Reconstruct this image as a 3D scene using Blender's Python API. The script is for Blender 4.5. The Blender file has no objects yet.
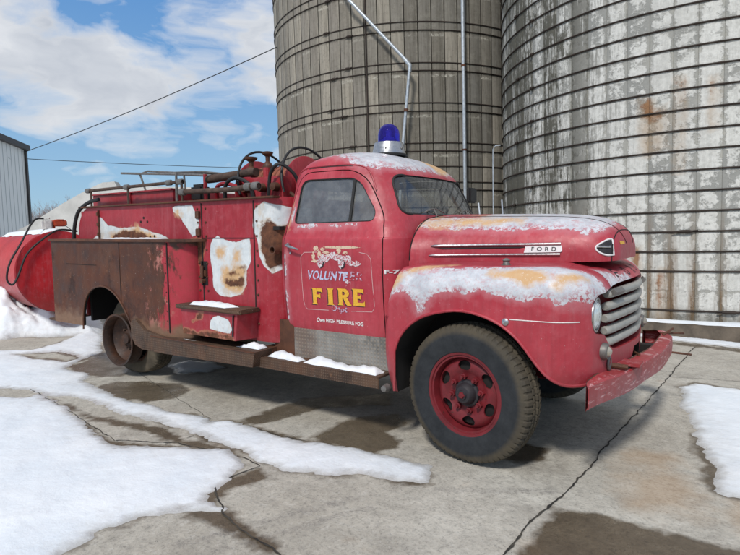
import bpy, bmesh, math, random
import numpy as np
from mathutils import Vector, Matrix
from mathutils.bvhtree import BVHTree
from mathutils.geometry import tessellate_polygon
random.seed(7); RNG = np.random.RandomState(7)
PI = math.pi; rad = math.radians
S = bpy.context.scene
COL = S.collection

# ------------------------------------------------------------------ materials
class T:
    def __init__(s, name):
        s.m = bpy.data.materials.new(name); s.m.use_nodes = True
        s.nt = s.m.node_tree; s.nt.nodes.clear()
    def node(s, t, **kw):
        n = s.nt.nodes.new(t)
        for k, v in kw.items(): setattr(n, k, v)
        return n
    def put(s, sock, v):
        if isinstance(v, bpy.types.NodeSocket): s.nt.links.new(v, sock)
        elif v is not None:
            if sock.type == 'RGBA' and not hasattr(v, '__len__'): v = (v, v, v)
            if sock.type == 'RGBA' and len(v) == 3: v = (*v, 1)
            sock.default_value = v
    def math(s, op, a, b=None, c=None, clamp=False):
        n = s.node('ShaderNodeMath', operation=op); n.use_clamp = clamp
        s.put(n.inputs[0], a)
        if b is not None: s.put(n.inputs[1], b)
        if c is not None: s.put(n.inputs[2], c)
        return n.outputs[0]
    def mix(s, f, a, b, mode='MIX'):
        n = s.node('ShaderNodeMix', data_type='RGBA', blend_type=mode)
        s.put(n.inputs[0], f); s.put(n.inputs[6], a); s.put(n.inputs[7], b)
        return n.outputs[2]
    def co(s, k='Object'): return s.node('ShaderNodeTexCoord').outputs[k]
    def uv(s): return s.node('ShaderNodeTexCoord').outputs['UV']
    def map(s, v, scale=(1, 1, 1), loc=(0, 0, 0), rot=(0, 0, 0)):
        n = s.node('ShaderNodeMapping'); s.put(n.inputs[0], v)
        n.inputs[1].default_value = loc; n.inputs[2].default_value = rot; n.inputs[3].default_value = scale
        return n.outputs[0]
    def noise(s, scale, v=None, detail=4, rough=.55, dist=0, out=0):
        n = s.node('ShaderNodeTexNoise'); s.put(n.inputs['Vector'], v if v is not None else s.co())
        n.inputs['Scale'].default_value = scale; n.inputs['Detail'].default_value = detail
        n.inputs['Roughness'].default_value = rough; n.inputs['Distortion'].default_value = dist
        return n.outputs[out]
    def voro(s, scale, v=None, feat='F1', out='Distance'):
        n = s.node('ShaderNodeTexVoronoi', feature=feat); s.put(n.inputs['Vector'], v if v is not None else s.co())
        n.inputs['Scale'].default_value = scale
        return n.outputs[out]
    def white(s, v):
        n = s.node('ShaderNodeTexWhiteNoise', noise_dimensions='3D'); s.put(n.inputs[0], v); return n.outputs[0]
    def step(s, x, lo, hi, a=0., b=1.):
        n = s.node('ShaderNodeMapRange'); n.clamp = True
        s.put(n.inputs[0], x); n.inputs[1].default_value = lo; n.inputs[2].default_value = hi
        n.inputs[3].default_value = a; n.inputs[4].default_value = b
        return n.outputs[0]
    def attr(s, name): return s.node('ShaderNodeAttribute', attribute_name=name).outputs['Fac']
    def sep(s, v):
        n = s.node('ShaderNodeSeparateXYZ'); s.put(n.inputs[0], v); return n.outputs
    def comb(s, x=0., y=0., z=0.):
        n = s.node('ShaderNodeCombineXYZ'); s.put(n.inputs[0], x); s.put(n.inputs[1], y); s.put(n.inputs[2], z); return n.outputs[0]
    def bump(s, h, strength=.4, dist=.01, normal=None):
        n = s.node('ShaderNodeBump'); s.put(n.inputs['Height'], h)
        n.inputs['Strength'].default_value = strength; n.inputs['Distance'].default_value = dist
        if normal: s.put(n.inputs['Normal'], normal)
        return n.outputs[0]
    def out(s, base, rough=.5, metal=0., normal=None, spec=.5, **kw):
        b = s.node('ShaderNodeBsdfPrincipled'); o = s.node('ShaderNodeOutputMaterial')
        s.put(b.inputs['Base Color'], base); s.put(b.inputs['Roughness'], rough); s.put(b.inputs['Metallic'], metal)
        s.put(b.inputs['Specular IOR Level'], spec)
        if normal is not None: s.put(b.inputs['Normal'], normal)
        for k, v in kw.items(): s.put(b.inputs[k], v)
        s.nt.links.new(b.outputs[0], o.inputs[0]); return s.m

def mask(t, name, amp, scale, width=.006):
    """crisp irregular edge from a signed distance stored on the vertices (1 = edge)"""
    a = t.math('MULTIPLY', t.math('SUBTRACT', t.attr(name), 1.), .2)
    n = t.math('MULTIPLY', t.math('SUBTRACT', t.noise(scale, detail=6, rough=.65), .5), amp)
    v = t.math('ADD', a, n)
    return t.step(v, -width, width), v

RED = (.365, .026, .042)
def make_paint(name, base=RED, dirt=.25, flake=True, scuff=0., amp=.12, rag=1., wlo=(.42, .44, .48), whi=(.66, .68, .71)):
    t = T(name)
    n1 = t.noise(2.2, detail=5); n2 = t.noise(14, detail=6, rough=.7)
    streak = t.noise(1., t.map(t.co(), (38, 38, 2.2)), detail=5, rough=.6)
    c = t.mix(t.step(n1, .35, .7), base, tuple(min(1, x * 1.18 + .02) for x in base))
    c = t.mix(t.math('MULTIPLY', t.step(t.noise(1.3, t.map(t.co(), (1, 1, 1.4), (4, 4, 8)), detail=7, rough=.65), .42, .66), .55), c, tuple(x * .60 + .006 for x in base))
    c = t.mix(t.math('MULTIPLY', t.step(streak, .5, .75), .40), c, tuple(x * .55 + .012 for x in base))
    c = t.mix(t.math('MULTIPLY', t.step(t.noise(1., t.map(t.co(), (15, 15, 1.7), (3, 8, 1)), detail=7, rough=.7), .52, .78), .26), c, (.52, .20, .22))
    c = t.mix(t.math('MULTIPLY', t.step(n2, .50, .78), .30), c, (.48, .14, .16))
    grime = t.step(t.math('ADD', t.sep(t.co())[2], t.math('MULTIPLY', t.noise(5, detail=7, rough=.7), .5)), 1.02, .66)
    c = t.mix(t.math('MULTIPLY', grime, .42), c, (.11, .055, .045))
    # fine pale scratches and chips
    chip = t.noise(55, detail=4, rough=.8)
    c = t.mix(t.math('MULTIPLY', t.step(chip, .66, .70), .45), c, (.62, .50, .50))
    c = t.mix(t.math('MULTIPLY', t.step(t.noise(30, t.map(t.co(), (1, 1, .35), (5, 2, 1)), detail=6, rough=.75), .67, .72), .6), c, (.09, .025, .02))
    if scuff:
        sc = t.noise(1., t.map(t.co(), (9, 9, 45), (2, 7, 1)), detail=8, rough=.75)
        c = t.mix(t.math('MULTIPLY', t.step(sc, .54, .62), scuff), c, (.60, .36, .36))
        c = t.mix(t.math('MULTIPLY', t.step(t.noise(16, t.map(t.co(), (1, 1, 1.6), (9, 1, 1)), detail=8, rough=.8), .60, .64), scuff), c, (.10, .05, .045))
    rough = t.step(n2, .3, .8, .33, .58)
    if flake:
        mw, vw = mask(t, 'wht', amp, 9., .003)
        # ragged transition: speckled red inside the primer border
        spk = t.noise(40, detail=5, rough=.75)
        mw2 = t.math('MULTIPLY', mw, t.math('MAXIMUM', t.step(vw, 0, .03 + .02 * rag), t.step(spk, .44 - .3 * (1 - rag), .50 - .3 * (1 - rag))))
        rim = t.math('MULTIPLY', t.step(vw, -.008, -.001), t.math('SUBTRACT', 1., mw))
        c = t.mix(t.math('MULTIPLY', rim, .75 - .5 * rag), c, (.16, .05, .03))
        wc = t.mix(t.step(t.noise(11, detail=6, rough=.7), .35, .72), wlo, whi)
        wc = t.mix(t.math('MULTIPLY', t.step(t.noise(60, detail=4, rough=.8), .5, .7), .5 * rag), wc, (.52, .22, .24))
        wc = t.mix(t.math('MULTIPLY', t.step(t.noise(26, detail=5, rough=.8), .58, .68), .5), wc, (.42, .33, .30))
        spots = t.math('MULTIPLY', t.step(t.noise(6.5, t.map(t.co(), (.8, 1, 1.5), (6, 6, 6)), detail=8, rough=.72), .57, .66), rag)
        wc = t.mix(t.math('MULTIPLY', spots, .75), wc, (.50, .20, .22))
        stain = t.math('MULTIPLY', t.step(t.noise(5.5, t.map(t.co(), (1.6, 1, .7), (2, 6, 1)), detail=8, rough=.7), .50, .68), (1. - rag) * .55)
        wc = t.mix(stain, wc, (.50, .36, .22))
        c = t.mix(mw2, c, wc)
        c = t.mix(t.math('MULTIPLY', t.math('MULTIPLY', t.step(vw, -.05, -.0), t.math('SUBTRACT', 1., mw)), .38 * rag), c, (.55, .28, .31))
        mo, vo = mask(t, 'org', .22, 7., .030)
        oc = t.mix(t.noise(20, detail=6, rough=.7), (.50, .27, .11), (.60, .42, .25))
        oc = t.mix(t.step(t.noise(45, detail=4, rough=.8), .6, .68), oc, (.72, .70, .66))
        c = t.mix(mo, c, oc)
        mr, vr = mask(t, 'rst', .12, 10., .008)
        rc = t.mix(t.step(t.noise(18, detail=6, rough=.7), .35, .7), (.06, .022, .012), (.17, .065, .03))
        edge = t.math('MULTIPLY', t.step(vr, -.02, 0), t.math('SUBTRACT', 1., mr))
        c = t.mix(t.math('MULTIPLY', edge, .7), c, (.42, .26, .12))
        c = t.mix(mr, c, rc)
        rough = t.math('MAXIMUM', rough, t.math('MULTIPLY', t.math('MAXIMUM', mr, mo), .85))
        h = t.math('ADD', t.math('MULTIPLY', mw2, -.25), t.math('MULTIPLY', n2, .25))
    else:
        h = t.math('MULTIPLY', n2, .25)
    wav = t.noise(4.3, detail=3)
    nrm = t.bump(h, .35, .002, t.bump(wav, .40, .03))
    return t.out(c, rough, 0., nrm, spec=.42)

def simple(name, base, rough=.5, metal=0., var=.25, scale=12, bump=.15, bdist=.003, spec=.5, **kw):
    t = T(name); n = t.noise(scale, detail=6, rough=.65)
    c = t.mix(t.step(n, .3, .75), tuple(x * (1 - var) for x in base), tuple(min(1, x * (1 + var)) for x in base))
    return t.out(c, t.step(n, .3, .7, max(.02, rough - .08), min(1, rough + .1)), metal, t.bump(n, bump, bdist), spec, **kw)

def make_rust(name, dark=(.045, .017, .010), mid=(.13, .05, .025), plate=False, red=0., pf=150, pk_=.14):
    t = T(name)
    n = t.noise(5, detail=8, rough=.7); n2 = t.noise(24, detail=6, rough=.75)
    st = t.noise(1., t.map(t.co(), (14, 14, 2.2)), detail=6, rough=.7)
    c = t.mix(t.step(n, .3, .7), dark, mid)
    c = t.mix(t.math('MULTIPLY', t.step(st, .50, .74), .28), c, (.15, .070, .038))
    c = t.mix(t.math('MULTIPLY', t.step(t.noise(2.1, t.map(t.co(), (1, 1, 1), (5, 1, 9)), detail=9, rough=.72), .50, .66), .5), c, (.125, .048, .022))
    c = t.mix(t.math('MULTIPLY', t.step(t.noise(3.4, t.map(t.co(), (1, 1, .7), (1, 7, 2)), detail=9, rough=.75), .54, .64), .75), c, tuple(x * .55 for x in dark))
    c = t.mix(t.math('MULTIPLY', t.step(n2, .6, .72), .6), c, (.26, .13, .065))
    c = t.mix(t.math('MULTIPLY', t.step(t.noise(1., t.map(t.co(), (60, 60, 5), (2, 2, 2)), detail=4, rough=.8), .72, .76), .6), c, (.46, .42, .40))
    c = t.mix(t.step(t.noise(60, detail=3, rough=.8), .70, .72), c, (.45, .42, .40))
    if red:
        x = t.sep(t.co())[0]
        m = t.step(t.math('ADD', x, t.math('MULTIPLY', t.math('SUBTRACT', t.noise(3.5, t.map(t.co(), (1.6, 1, .6)), detail=8, rough=.72), .5), 1.1)), -3.02, -2.94)
        rc = t.mix(t.step(n2, .4, .7), RED, (.30, .03, .035))
        c = t.mix(m, c, rc)
        pk = t.math('MULTIPLY', t.step(t.noise(6, t.map(t.co(), (1.2, 1, .7), (3, 3, 3)), detail=8, rough=.75), .55, .60), t.math('MULTIPLY', t.step(x, -3.4, -3.2), t.step(x, -2.85, -2.98)))
        c = t.mix(t.math('MULTIPLY', pk, .8), c, (.42, .16, .13))
        zz = t.math('ADD', t.sep(t.co())[2], t.math('MULTIPLY', t.noise(9, detail=6), .25))
        c = t.mix(t.step(zz, .84, .74), c, t.mix(n2, (.10, .045, .028), (.25, .15, .09)))
        c = t.mix(t.step(zz, 1.52, 1.56), c, (.07, .03, .02))
    h = t.math('MULTIPLY', n2, .5)
    if plate:
        u = t.sep(t.co())
        a = t.math('ADD', t.math('MULTIPLY', u[0], pf), t.math('MULTIPLY', t.math('ADD', u[1], u[2]), pf))
        b = t.math('SUBTRACT', t.math('MULTIPLY', u[0], pf), t.math('MULTIPLY', t.math('ADD', u[1], u[2]), pf))
        w = t.math('MULTIPLY', t.math('SINE', a), t.math('SINE', b))
        pm = t.step(w, .25, .6)
        c = t.mix(t.math('MULTIPLY', pm, pk_), c, (.30, .24, .18) if pk_ < .5 else (.48, .47, .45))
        h = t.math('ADD', h, t.math('MULTIPLY', pm, .7))
    return t.out(c, t.step(n, .35, .7, .48, .85), .15 if plate else 0., t.bump(h, .6, .004), spec=.4)

M = {}
M['paint'] = make_paint('weathered_red_paint')
M['red2'] = make_paint('plain_red_paint', (.30, .012, .02), flake=False)
M['redbody'] = make_paint('body_red_paint', (.30, .009, .020), amp=.035, rag=0., wlo=(.50, .54, .56), whi=(.70, .72, .72))
M['tankred'] = make_paint('tank_red_paint', (.42, .010, .016), flake=False)
M['bumperred'] = make_paint('bumper_red_paint', (.36, .024, .032), scuff=.75)
M['rust'] = make_rust('rusty_brown_steel')
M['rustfender'] = make_rust('rusted_fender_paint', (.036, .012, .007), (.10, .031, .015), red=1)
M['plate'] = make_rust('rusty_tread_plate', (.045, .026, .018), (.12, .068, .042), plate=True)
M['kick'] = make_rust('grey_tread_plate', (.15, .14, .125), (.32, .31, .285), plate=True, pf=105, pk_=.42)
M['rimrust'] = make_rust('dark_rusty_rim', (.016, .010, .008), (.055, .026, .016))
M['dark'] = simple('dark_underbody', (.012, .010, .009), .9, var=.5, scale=9)
M['black'] = simple('black_rubber', (.012, .012, .013), .6, var=.4)
M['rubberseal'] = simple('window_rubber', (.014, .013, .013), .7)
M['chrome'] = simple('old_chrome', (.46, .46, .47), .3, 1., var=.12, scale=50)
M['galv'] = simple('galvanised_pipe', (.50, .54, .58), .42, .55, var=.2, scale=20)
M['pipe'] = simple('rusty_rail_pipe', (.085, .052, .038), .7, .3, var=.55, scale=14)
M['greypipe'] = simple('grey_fitting', (.17, .16, .15), .5, .4, var=.35, scale=25)
M['grille'] = simple('faded_argent_grille', (.335, .325, .295), .42, .1, var=.26, scale=9)
M['hose'] = simple('brown_canvas_hose', (.26, .085, .05), .85, var=.35, scale=40)
M['white'] = simple('white_lettering', (.72, .70, .70), .6, var=.15, scale=60)
M['blackpaint'] = simple('black_lettering', (.02, .016, .02), .6)
M['interior'] = simple('cab_interior_cloth', (.12, .115, .11), .85, var=.35)

def faded(name, col, thr, scale=38):
    """old lettering paint with flaked holes showing the red below"""
    t = T(name); n = t.noise(scale, detail=6, rough=.75)
    c = t.mix(t.step(t.noise(90, detail=3), .35, .7), tuple(x * .8 for x in col), col)
    c = t.mix(t.step(n, thr - .02, thr + .02), c, RED)
    return t.out(c, .5)
M['gold'] = faded('gold_lettering', (.78, .42, .03), .66)
M['chalk'] = faded('chalky_white_fragments', (.68, .64, .66), .52, 70)
M['pale'] = faded('pale_blue_lettering', (.50, .55, .74), .555, 45)
M['faint'] = faded('faint_lettering', (.55, .45, .58), .50, 45)
M['cream'] = faded('cream_picture_paint', (.66, .50, .36), .58, 60)
M['stripe'] = faded('pinstripe', (.62, .36, .36), .60, 12)
M['lettering'] = faded('small_white_lettering', (.80, .74, .72), .66, 60)

def glass(name, tint, rough=.04, alpha_dirt=.25, trans=1.):
    t = T(name); n = t.noise(7, detail=6, rough=.7); f = t.noise(60, detail=4, rough=.8)
    g = t.node('ShaderNodeBsdfGlass'); g.inputs['Color'].default_value = (*tint, 1)
    g.inputs['Roughness'].default_value = rough; g.inputs['IOR'].default_value = 1.03
    gl = t.node('ShaderNodeBsdfGlossy'); gl.inputs['Roughness'].default_value = .06; gl.inputs['Color'].default_value = (.9, .92, .95, 1)
    d = t.node('ShaderNodeBsdfDiffuse'); d.inputs['Color'].default_value = (.32, .33, .34, 1)
    tr = t.node('ShaderNodeBsdfTransparent'); tr.inputs['Color'].default_value = (*tint, 1)
    fr = t.node('ShaderNodeFresnel'); fr.inputs[0].default_value = 1.5
    m1 = t.node('ShaderNodeMixShader'); t.put(m1.inputs[0], t.math('ADD', fr.outputs[0], .03)); t.put(m1.inputs[1], tr.outputs[0]); t.put(m1.inputs[2], gl.outputs[0])
    dm = t.math('MULTIPLY', t.step(n, .3, .75, .35, 1.), alpha_dirt)
    dm = t.math('ADD', dm, t.math('MULTIPLY', t.step(f, .62, .72), .12))
    m2 = t.node('ShaderNodeMixShader'); t.put(m2.inputs[0], dm); t.put(m2.inputs[1], m1.outputs[0]); t.put(m2.inputs[2], d.outputs[0])
    o = t.node('ShaderNodeOutputMaterial'); t.put(o.inputs[0], m2.outputs[0]); return t.m
M['glass'] = glass('dusty_window_glass', (.86, .90, .90), alpha_dirt=.13)
M['sideglass'] = glass('grimy_side_glass', (.70, .71, .68), alpha_dirt=.52)
t = T('headlight_glass')
u = t.sep(t.co()); w = t.math('SINE', t.math('MULTIPLY', u[1], 260))
M['lens'] = t.out((.62, .66, .66), .08, .35, t.bump(w, .35, .003), 'Transmission Weight' and .6)
t = T('blue_beacon_glass')
n = t.noise(9, detail=3)
M['blue'] = t.out(t.mix(n, (.03, .02, .42), (.07, .05, .62)), .04, 0., t.bump(t.math('SINE', t.math('MULTIPLY', t.sep(t.co())[1], 130)), .15, .003), .8, **{'Transmission Weight': .82, 'IOR': 1.25})
M['amber'] = simple('dull_lamp_glass', (.40, .36, .30), .2, .3)

# tyre
t = T('worn_tyre_rubber')
n = t.noise(8, detail=7, rough=.7); n2 = t.noise(40, detail=4)
yy = t.attr('tread')
c = t.mix(t.step(n, .35, .7), (.016, .018, .021), (.034, .037, .041))
c = t.mix(t.math('MULTIPLY', t.step(yy, .2, .7), t.step(n, .3, .6, .5, 1.)), c, (.080, .066, .046))
M['tyre'] = t.out(c, t.step(n2, .3, .7, .7, .92), 0., t.bump(n2, .25, .002), .3)
M['tyretan'] = simple('muddy_tyre_rubber', (.10, .08, .055), .9, var=.5, scale=6)
t = T('wheel_red_paint'); n = t.noise(9, detail=6, rough=.7)
c = t.mix(t.step(n, .35, .7), (.11, .010, .014), (.20, .018, .024))
c = t.mix(t.step(t.noise(32, detail=5, rough=.8), .62, .66), c, (.035, .018, .014))
M['wheelred'] = t.out(c, .5, 0., t.bump(n, .2, .003), .4)

# snow
def make_snow(name, edge=False):
    t = T(name); n = t.noise(2.2, detail=7, rough=.55); n2 = t.noise(28, detail=5, rough=.6); n3 = t.noise(9, detail=9, rough=.7)
    c = t.mix(t.step(n, .35, .7), (.70, .745, .79), (.80, .825, .85))
    c = t.mix(t.math('MULTIPLY', t.step(n3, .54, .72), .22), c, (.58, .61, .64))
    c = t.mix(t.math('MULTIPLY', t.step(t.noise(46, detail=5, rough=.8), .68, .72), .5), c, (.25, .22, .19))
    rg = .55
    if edge:
        a = t.math('ADD', t.attr('sn'), t.math('MULTIPLY', t.math('SUBTRACT', t.noise(22, detail=7, rough=.75), .5), .10))
        m = t.step(a, .065, -.005)
        c = t.mix(t.math('MULTIPLY', m, .85), c, t.mix(n3, (.22, .20, .175), (.48, .48, .47)))
        d = t.step(t.math('ADD', t.attr('sn'), t.math('MULTIPLY', t.math('SUBTRACT', n3, .5), 1.0)), .22, .0)
        c = t.mix(t.math('MULTIPLY', d, .30), c, (.55, .54, .52))
        rg = t.step(a, -.01, .09, .22, .6)
    h = t.math('ADD', t.math('MULTIPLY', n, 1.), t.math('ADD', t.math('MULTIPLY', n2, .10), t.math('MULTIPLY', n3, .35)))
    return t.out(c, rg, 0., t.bump(h, .42, .06), .4)
M['snowground'] = make_snow('melting_ground_snow', True)
M['snow'] = make_snow('old_snow')

# concrete paving
t = T('wet_and_dry_concrete')
big = t.noise(.55, detail=5, rough=.6); med = t.noise(4, detail=8, rough=.7); fin = t.noise(55, detail=6, rough=.75)
grit = t.voro(150); g2 = t.noise(17, detail=8, rough=.78); pit = t.voro(38)
sx = t.noise(1., t.map(t.co(), (1.2, 26, 1), rot=(0, 0, .25)), detail=5, rough=.6)
c = t.mix(t.step(big, .35, .68), (.41, .375, .315), (.575, .545, .475))
c = t.mix(t.math('MULTIPLY', t.step(med, .40, .70), .60), c, (.30, .275, .235))
c = t.mix(t.math('MULTIPLY', t.step(t.noise(1.7, t.map(t.co(), (1, 1, 1), (5, 5, 5)), detail=9, rough=.7), .52, .66), .5), c, (.24, .215, .18))
c = t.mix(t.math('MULTIPLY', t.step(sx, .56, .72), .30), c, (.27, .26, .24))
c = t.mix(t.math('MULTIPLY', t.step(g2, .50, .70), .55), c, (.20, .19, .17))
c = t.mix(t.math('MULTIPLY', t.step(g2, .46, .30), .45), c, (.66, .64, .59))
c = t.mix(t.math('MULTIPLY', t.step(fin, .50, .68), .60), c, (.13, .125, .11))
c = t.mix(t.math('MULTIPLY', t.step(pit, .13, .06), t.step(g2, .5, .62)), c, (.05, .045, .04))
c = t.mix(t.math('MULTIPLY', t.step(grit, .22, .08), .4), c, (.60, .57, .52))
md, vd = mask(t, 'org', .9, 1.6, .12)
c = t.mix(t.math('MULTIPLY', md, .42), c, (.36, .21, .09))
mt, vt = mask(t, 'trk', .10, 20, .03)
c = t.mix(t.math('MULTIPLY', t.math('MULTIPLY', mt, t.step(fin, .3, .6)), .5), c, (.11, .10, .10))
mw, vw = mask(t, 'wet', .15, 6., .028)
c = t.mix(mw, c, t.mix(1., c, (.29, .245, .195), 'MULTIPLY'))
rg = t.mix(mw, t.step(med, .3, .7, .78, .95), t.step(med, .35, .65, .16, .5))
M['ground'] = t.out(c, rg, 0., t.bump(t.math('ADD', t.math('ADD', fin, g2), t.math('MULTIPLY', med, 1.5)), .6, .006), .4)
t = T('joint_filler'); n = t.noise(12, detail=6)
M['joint'] = t.out(t.mix(t.step(n, .4, .6), (.018, .016, .014), (.06, .052, .04)), .95)

# silo with whitewash and stains (UV: u = metres round the wall, v = height)
def silo_white():
    t = T('whitewashed_stave_concrete')
    uv = t.uv(); s = t.sep(uv); u, v = s[0], s[1]
    st = t.math('FLOOR', t.math('DIVIDE', u, .3025))
    row = t.math('FLOOR', t.math('DIVIDE', t.math('ADD', v, t.math('MULTIPLY', t.math('MODULO', t.math('ABSOLUTE', st), 2.), .28)), .566))
    cell = t.white(t.comb(st, row, 0.)); stn = t.white(t.comb(st, 7., 3.))
    e = t.math('ABSOLUTE', t.math('SUBTRACT', t.math('FRACT', t.math('DIVIDE', u, .3025)), .5))   # .5 at joint
    P2 = t.comb(u, v, 0.)
    wx = t.math('ADD', u, t.math('MULTIPLY', t.math('SUBTRACT', t.noise(9, P2, detail=5, rough=.7), .5), .14))
    e2 = t.math('ABSOLUTE', t.math('SUBTRACT', t.math('FRACT', t.math('DIVIDE', wx, .3025)), .5))
    hp = t.math('ABSOLUTE', t.math('SUBTRACT', t.math('FRACT', t.math('DIVIDE', t.math('SUBTRACT', v, .335), .2815)), .5))
    n = t.noise(6, P2, detail=9, rough=.75, dist=.2); nb = t.noise(1.0, P2, detail=5)
    vert = t.noise(1., t.comb(t.math('MULTIPLY', u, 22), t.math('MULTIPLY', v, 1.6), 0.), detail=7, rough=.72)
    fin = t.noise(30, P2, detail=7, rough=.8); mid_ = t.noise(13, P2, detail=8, rough=.78)
    base = t.mix(fin, (.22, .22, .205), (.38, .38, .355))
    c = t.mix(t.step(t.math('ADD', t.math('MULTIPLY', cell, .3), t.math('MULTIPLY', nb, 1.)), .5, .8), base, t.mix(fin, (.36, .35, .31), (.50, .49, .44)))
    w = t.math('ADD', t.math('MULTIPLY', cell, .16), t.math('ADD', t.math('MULTIPLY', n, .95), t.math('MULTIPLY', nb, .30)))
    w = t.math('SUBTRACT', w, t.math('MULTIPLY', t.step(e2, .30, .47), .16))
    w = t.math('SUBTRACT', w, t.math('MULTIPLY', t.step(hp, .40, .5), .09))
    ww = t.step(w, .58, .66)
    c = t.mix(ww, c, t.mix(t.step(mid_, .35, .65), (.51, .505, .475), (.73, .725, .685)))
    c = t.mix(t.math('MULTIPLY', t.step(mid_, .60, .70), .6), c, (.30, .295, .27))
    # black algae columns on the left part
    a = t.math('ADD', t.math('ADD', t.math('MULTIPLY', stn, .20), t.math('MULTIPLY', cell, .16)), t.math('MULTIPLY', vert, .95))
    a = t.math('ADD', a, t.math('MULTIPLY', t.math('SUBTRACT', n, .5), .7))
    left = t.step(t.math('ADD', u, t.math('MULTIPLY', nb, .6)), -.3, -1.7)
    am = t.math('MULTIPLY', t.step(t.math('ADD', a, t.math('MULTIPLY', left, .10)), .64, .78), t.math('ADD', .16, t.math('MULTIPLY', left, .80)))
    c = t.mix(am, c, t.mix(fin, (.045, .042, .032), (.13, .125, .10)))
    # brown damp on the lower joints
    lo = t.step(t.math('ADD', v, t.math('MULTIPLY', n, .8)), 2.4, .9)
    jm = t.math('MULTIPLY', lo, t.step(t.math('ADD', t.math('MULTIPLY', e, .8), t.math('ADD', t.math('MULTIPLY', stn, .25), t.math('MULTIPLY', vert, .7))), .66, .90))
    c = t.mix(t.math('MULTIPLY', jm, .85), c, t.mix(stn, (.10, .085, .05), (.20, .105, .04)))
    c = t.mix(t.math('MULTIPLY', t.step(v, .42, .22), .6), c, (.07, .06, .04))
    # rust runs under individual bolts
    rm, rv = mask(t, 'rst', .13, 12., .02)
    c = t.mix(t.math('MULTIPLY', rm, .85), c, (.20, .055, .02))
    rm, rv = mask(t, 'org', .14, 9., .05)
    c = t.mix(t.math('MULTIPLY', rm, .5), c, (.36, .22, .10))
    c = t.mix(t.math('MULTIPLY', t.step(e, .488, .5), t.step(n, .35, .6, .1, .5)), c, (.12, .11, .09))
    h = t.math('ADD', t.math('MULTIPLY', ww, .5), t.math('MULTIPLY', n, .8))
    return t.out(c, .9, 0., t.bump(h, .7, .012), .25)
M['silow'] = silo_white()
def silo_tan():
    t = T('bare_stave_concrete')
    s = t.sep(t.uv()); u, v = s[0], s[1]
    st = t.math('FLOOR', t.math('DIVIDE', u, .3025))
    row = t.math('FLOOR', t.math('DIVIDE', t.math('ADD', v, -.72), .884))
    cell = t.white(t.comb(st, row, 5.)); stn = t.white(t.comb(st, 2., 3.))
    f = t.math('FRACT', t.math('DIVIDE', u, .3025))
    P2 = t.comb(u, v, 0.); n = t.noise(5, P2, detail=8, rough=.7); fin = t.noise(30, P2, detail=6, rough=.8)
    vert = t.noise(1., t.comb(t.math('MULTIPLY', u, 18), t.math('MULTIPLY', v, .9), 0.), detail=6, rough=.7)
    mid_ = t.noise(12, P2, detail=8, rough=.78)
    c = t.mix(t.step(u, -2.4, 1.6), (.27, .242, .205), (.175, .168, .15))  # tan to grey across the wall; shade beside the gap is painted in too
    c = t.mix(t.math('MULTIPLY', cell, .80), c, t.mix(stn, (.135, .120, .095), (.27, .25, .21)))
    c = t.mix(t.math('MULTIPLY', t.step(t.white(t.comb(st, row, 9.)), .80, .86), .6), c, (.40, .36, .295))
    c = t.mix(t.math('MULTIPLY', t.step(vert, .45, .70), .7), c, (.080, .072, .055))
    c = t.mix(t.math('MULTIPLY', t.step(n, .50, .72), .45), c, (.31, .295, .25))
    c = t.mix(t.math('MULTIPLY', t.step(mid_, .52, .70), .55), c, (.085, .078, .06))
    c = t.mix(t.math('MULTIPLY', t.step(f, .82, .90), t.step(mid_, .3, .6, .55, .1)), c, (.42, .39, .32))
    c = t.mix(t.math('MULTIPLY', t.step(t.math('ABSOLUTE', t.math('SUBTRACT', f, .5)), .44, .475), .88), c, (.025, .022, .017))
    # frame of each pair of hoops: damp dark edge with pale drips under it
    b = t.math('FRACT', t.math('DIVIDE', t.math('ADD', v, -.745), .884))
    c = t.mix(t.math('MULTIPLY', t.math('MULTIPLY', t.step(b, .92, .97), t.step(mid_, .4, .55)), .7), c, (.07, .062, .048))
    c = t.mix(t.math('MULTIPLY', t.math('MULTIPLY', t.step(t.math('ABSOLUTE', t.math('SUBTRACT', b, .88)), .045, .02), t.step(mid_, .55, .42)), t.step(cell, .3, .8)), c, (.44, .42, .36))
    return t.out(c, .9, 0., t.bump(t.math('ADD', fin, n), .5, .008), .25)
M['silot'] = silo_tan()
M['hoop'] = simple('rusty_hoop_steel', (.040, .028, .022), .8, .2, var=.5, scale=7)
M['conc'] = simple('bunker_concrete', (.55, .54, .51), .9, var=.25, scale=1.6, bump=.1, bdist=.01)
M['ledge'] = simple('stained_foundation', (.13, .105, .08), .9, var=.45, scale=6, bump=.6, bdist=.01)
t = T('ribbed_white_siding')
u = t.sep(t.uv())[0]; w = t.math('ABSOLUTE', t.math('SUBTRACT', t.math('FRACT', t.math('DIVIDE', u, .30)), .5))
c = t.mix(t.step(w, .42, .47), t.mix(t.noise(1.5, detail=5), (.66, .65, .61), (.78, .76, .71)), (.34, .34, .33))
M['siding'] = t.out(c, .5, .1, t.bump(t.step(w, .40, .46), .8, .02))
M['trim'] = simple('dark_brown_trim', (.045, .038, .035), .6)
M['bark'] = simple('grey_brown_twigs', (.20, .15, .135), .9, var=.4, scale=.3)
M['wire'] = simple('black_cable', (.03, .03, .03), .6)
M['box'] = simple('pump_red_box', (.45, .06, .02), .5, var=.5, scale=30)
M['pumpwhite'] = simple('pump_white', (.6, .58, .55), .5, var=.3, scale=30)

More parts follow.
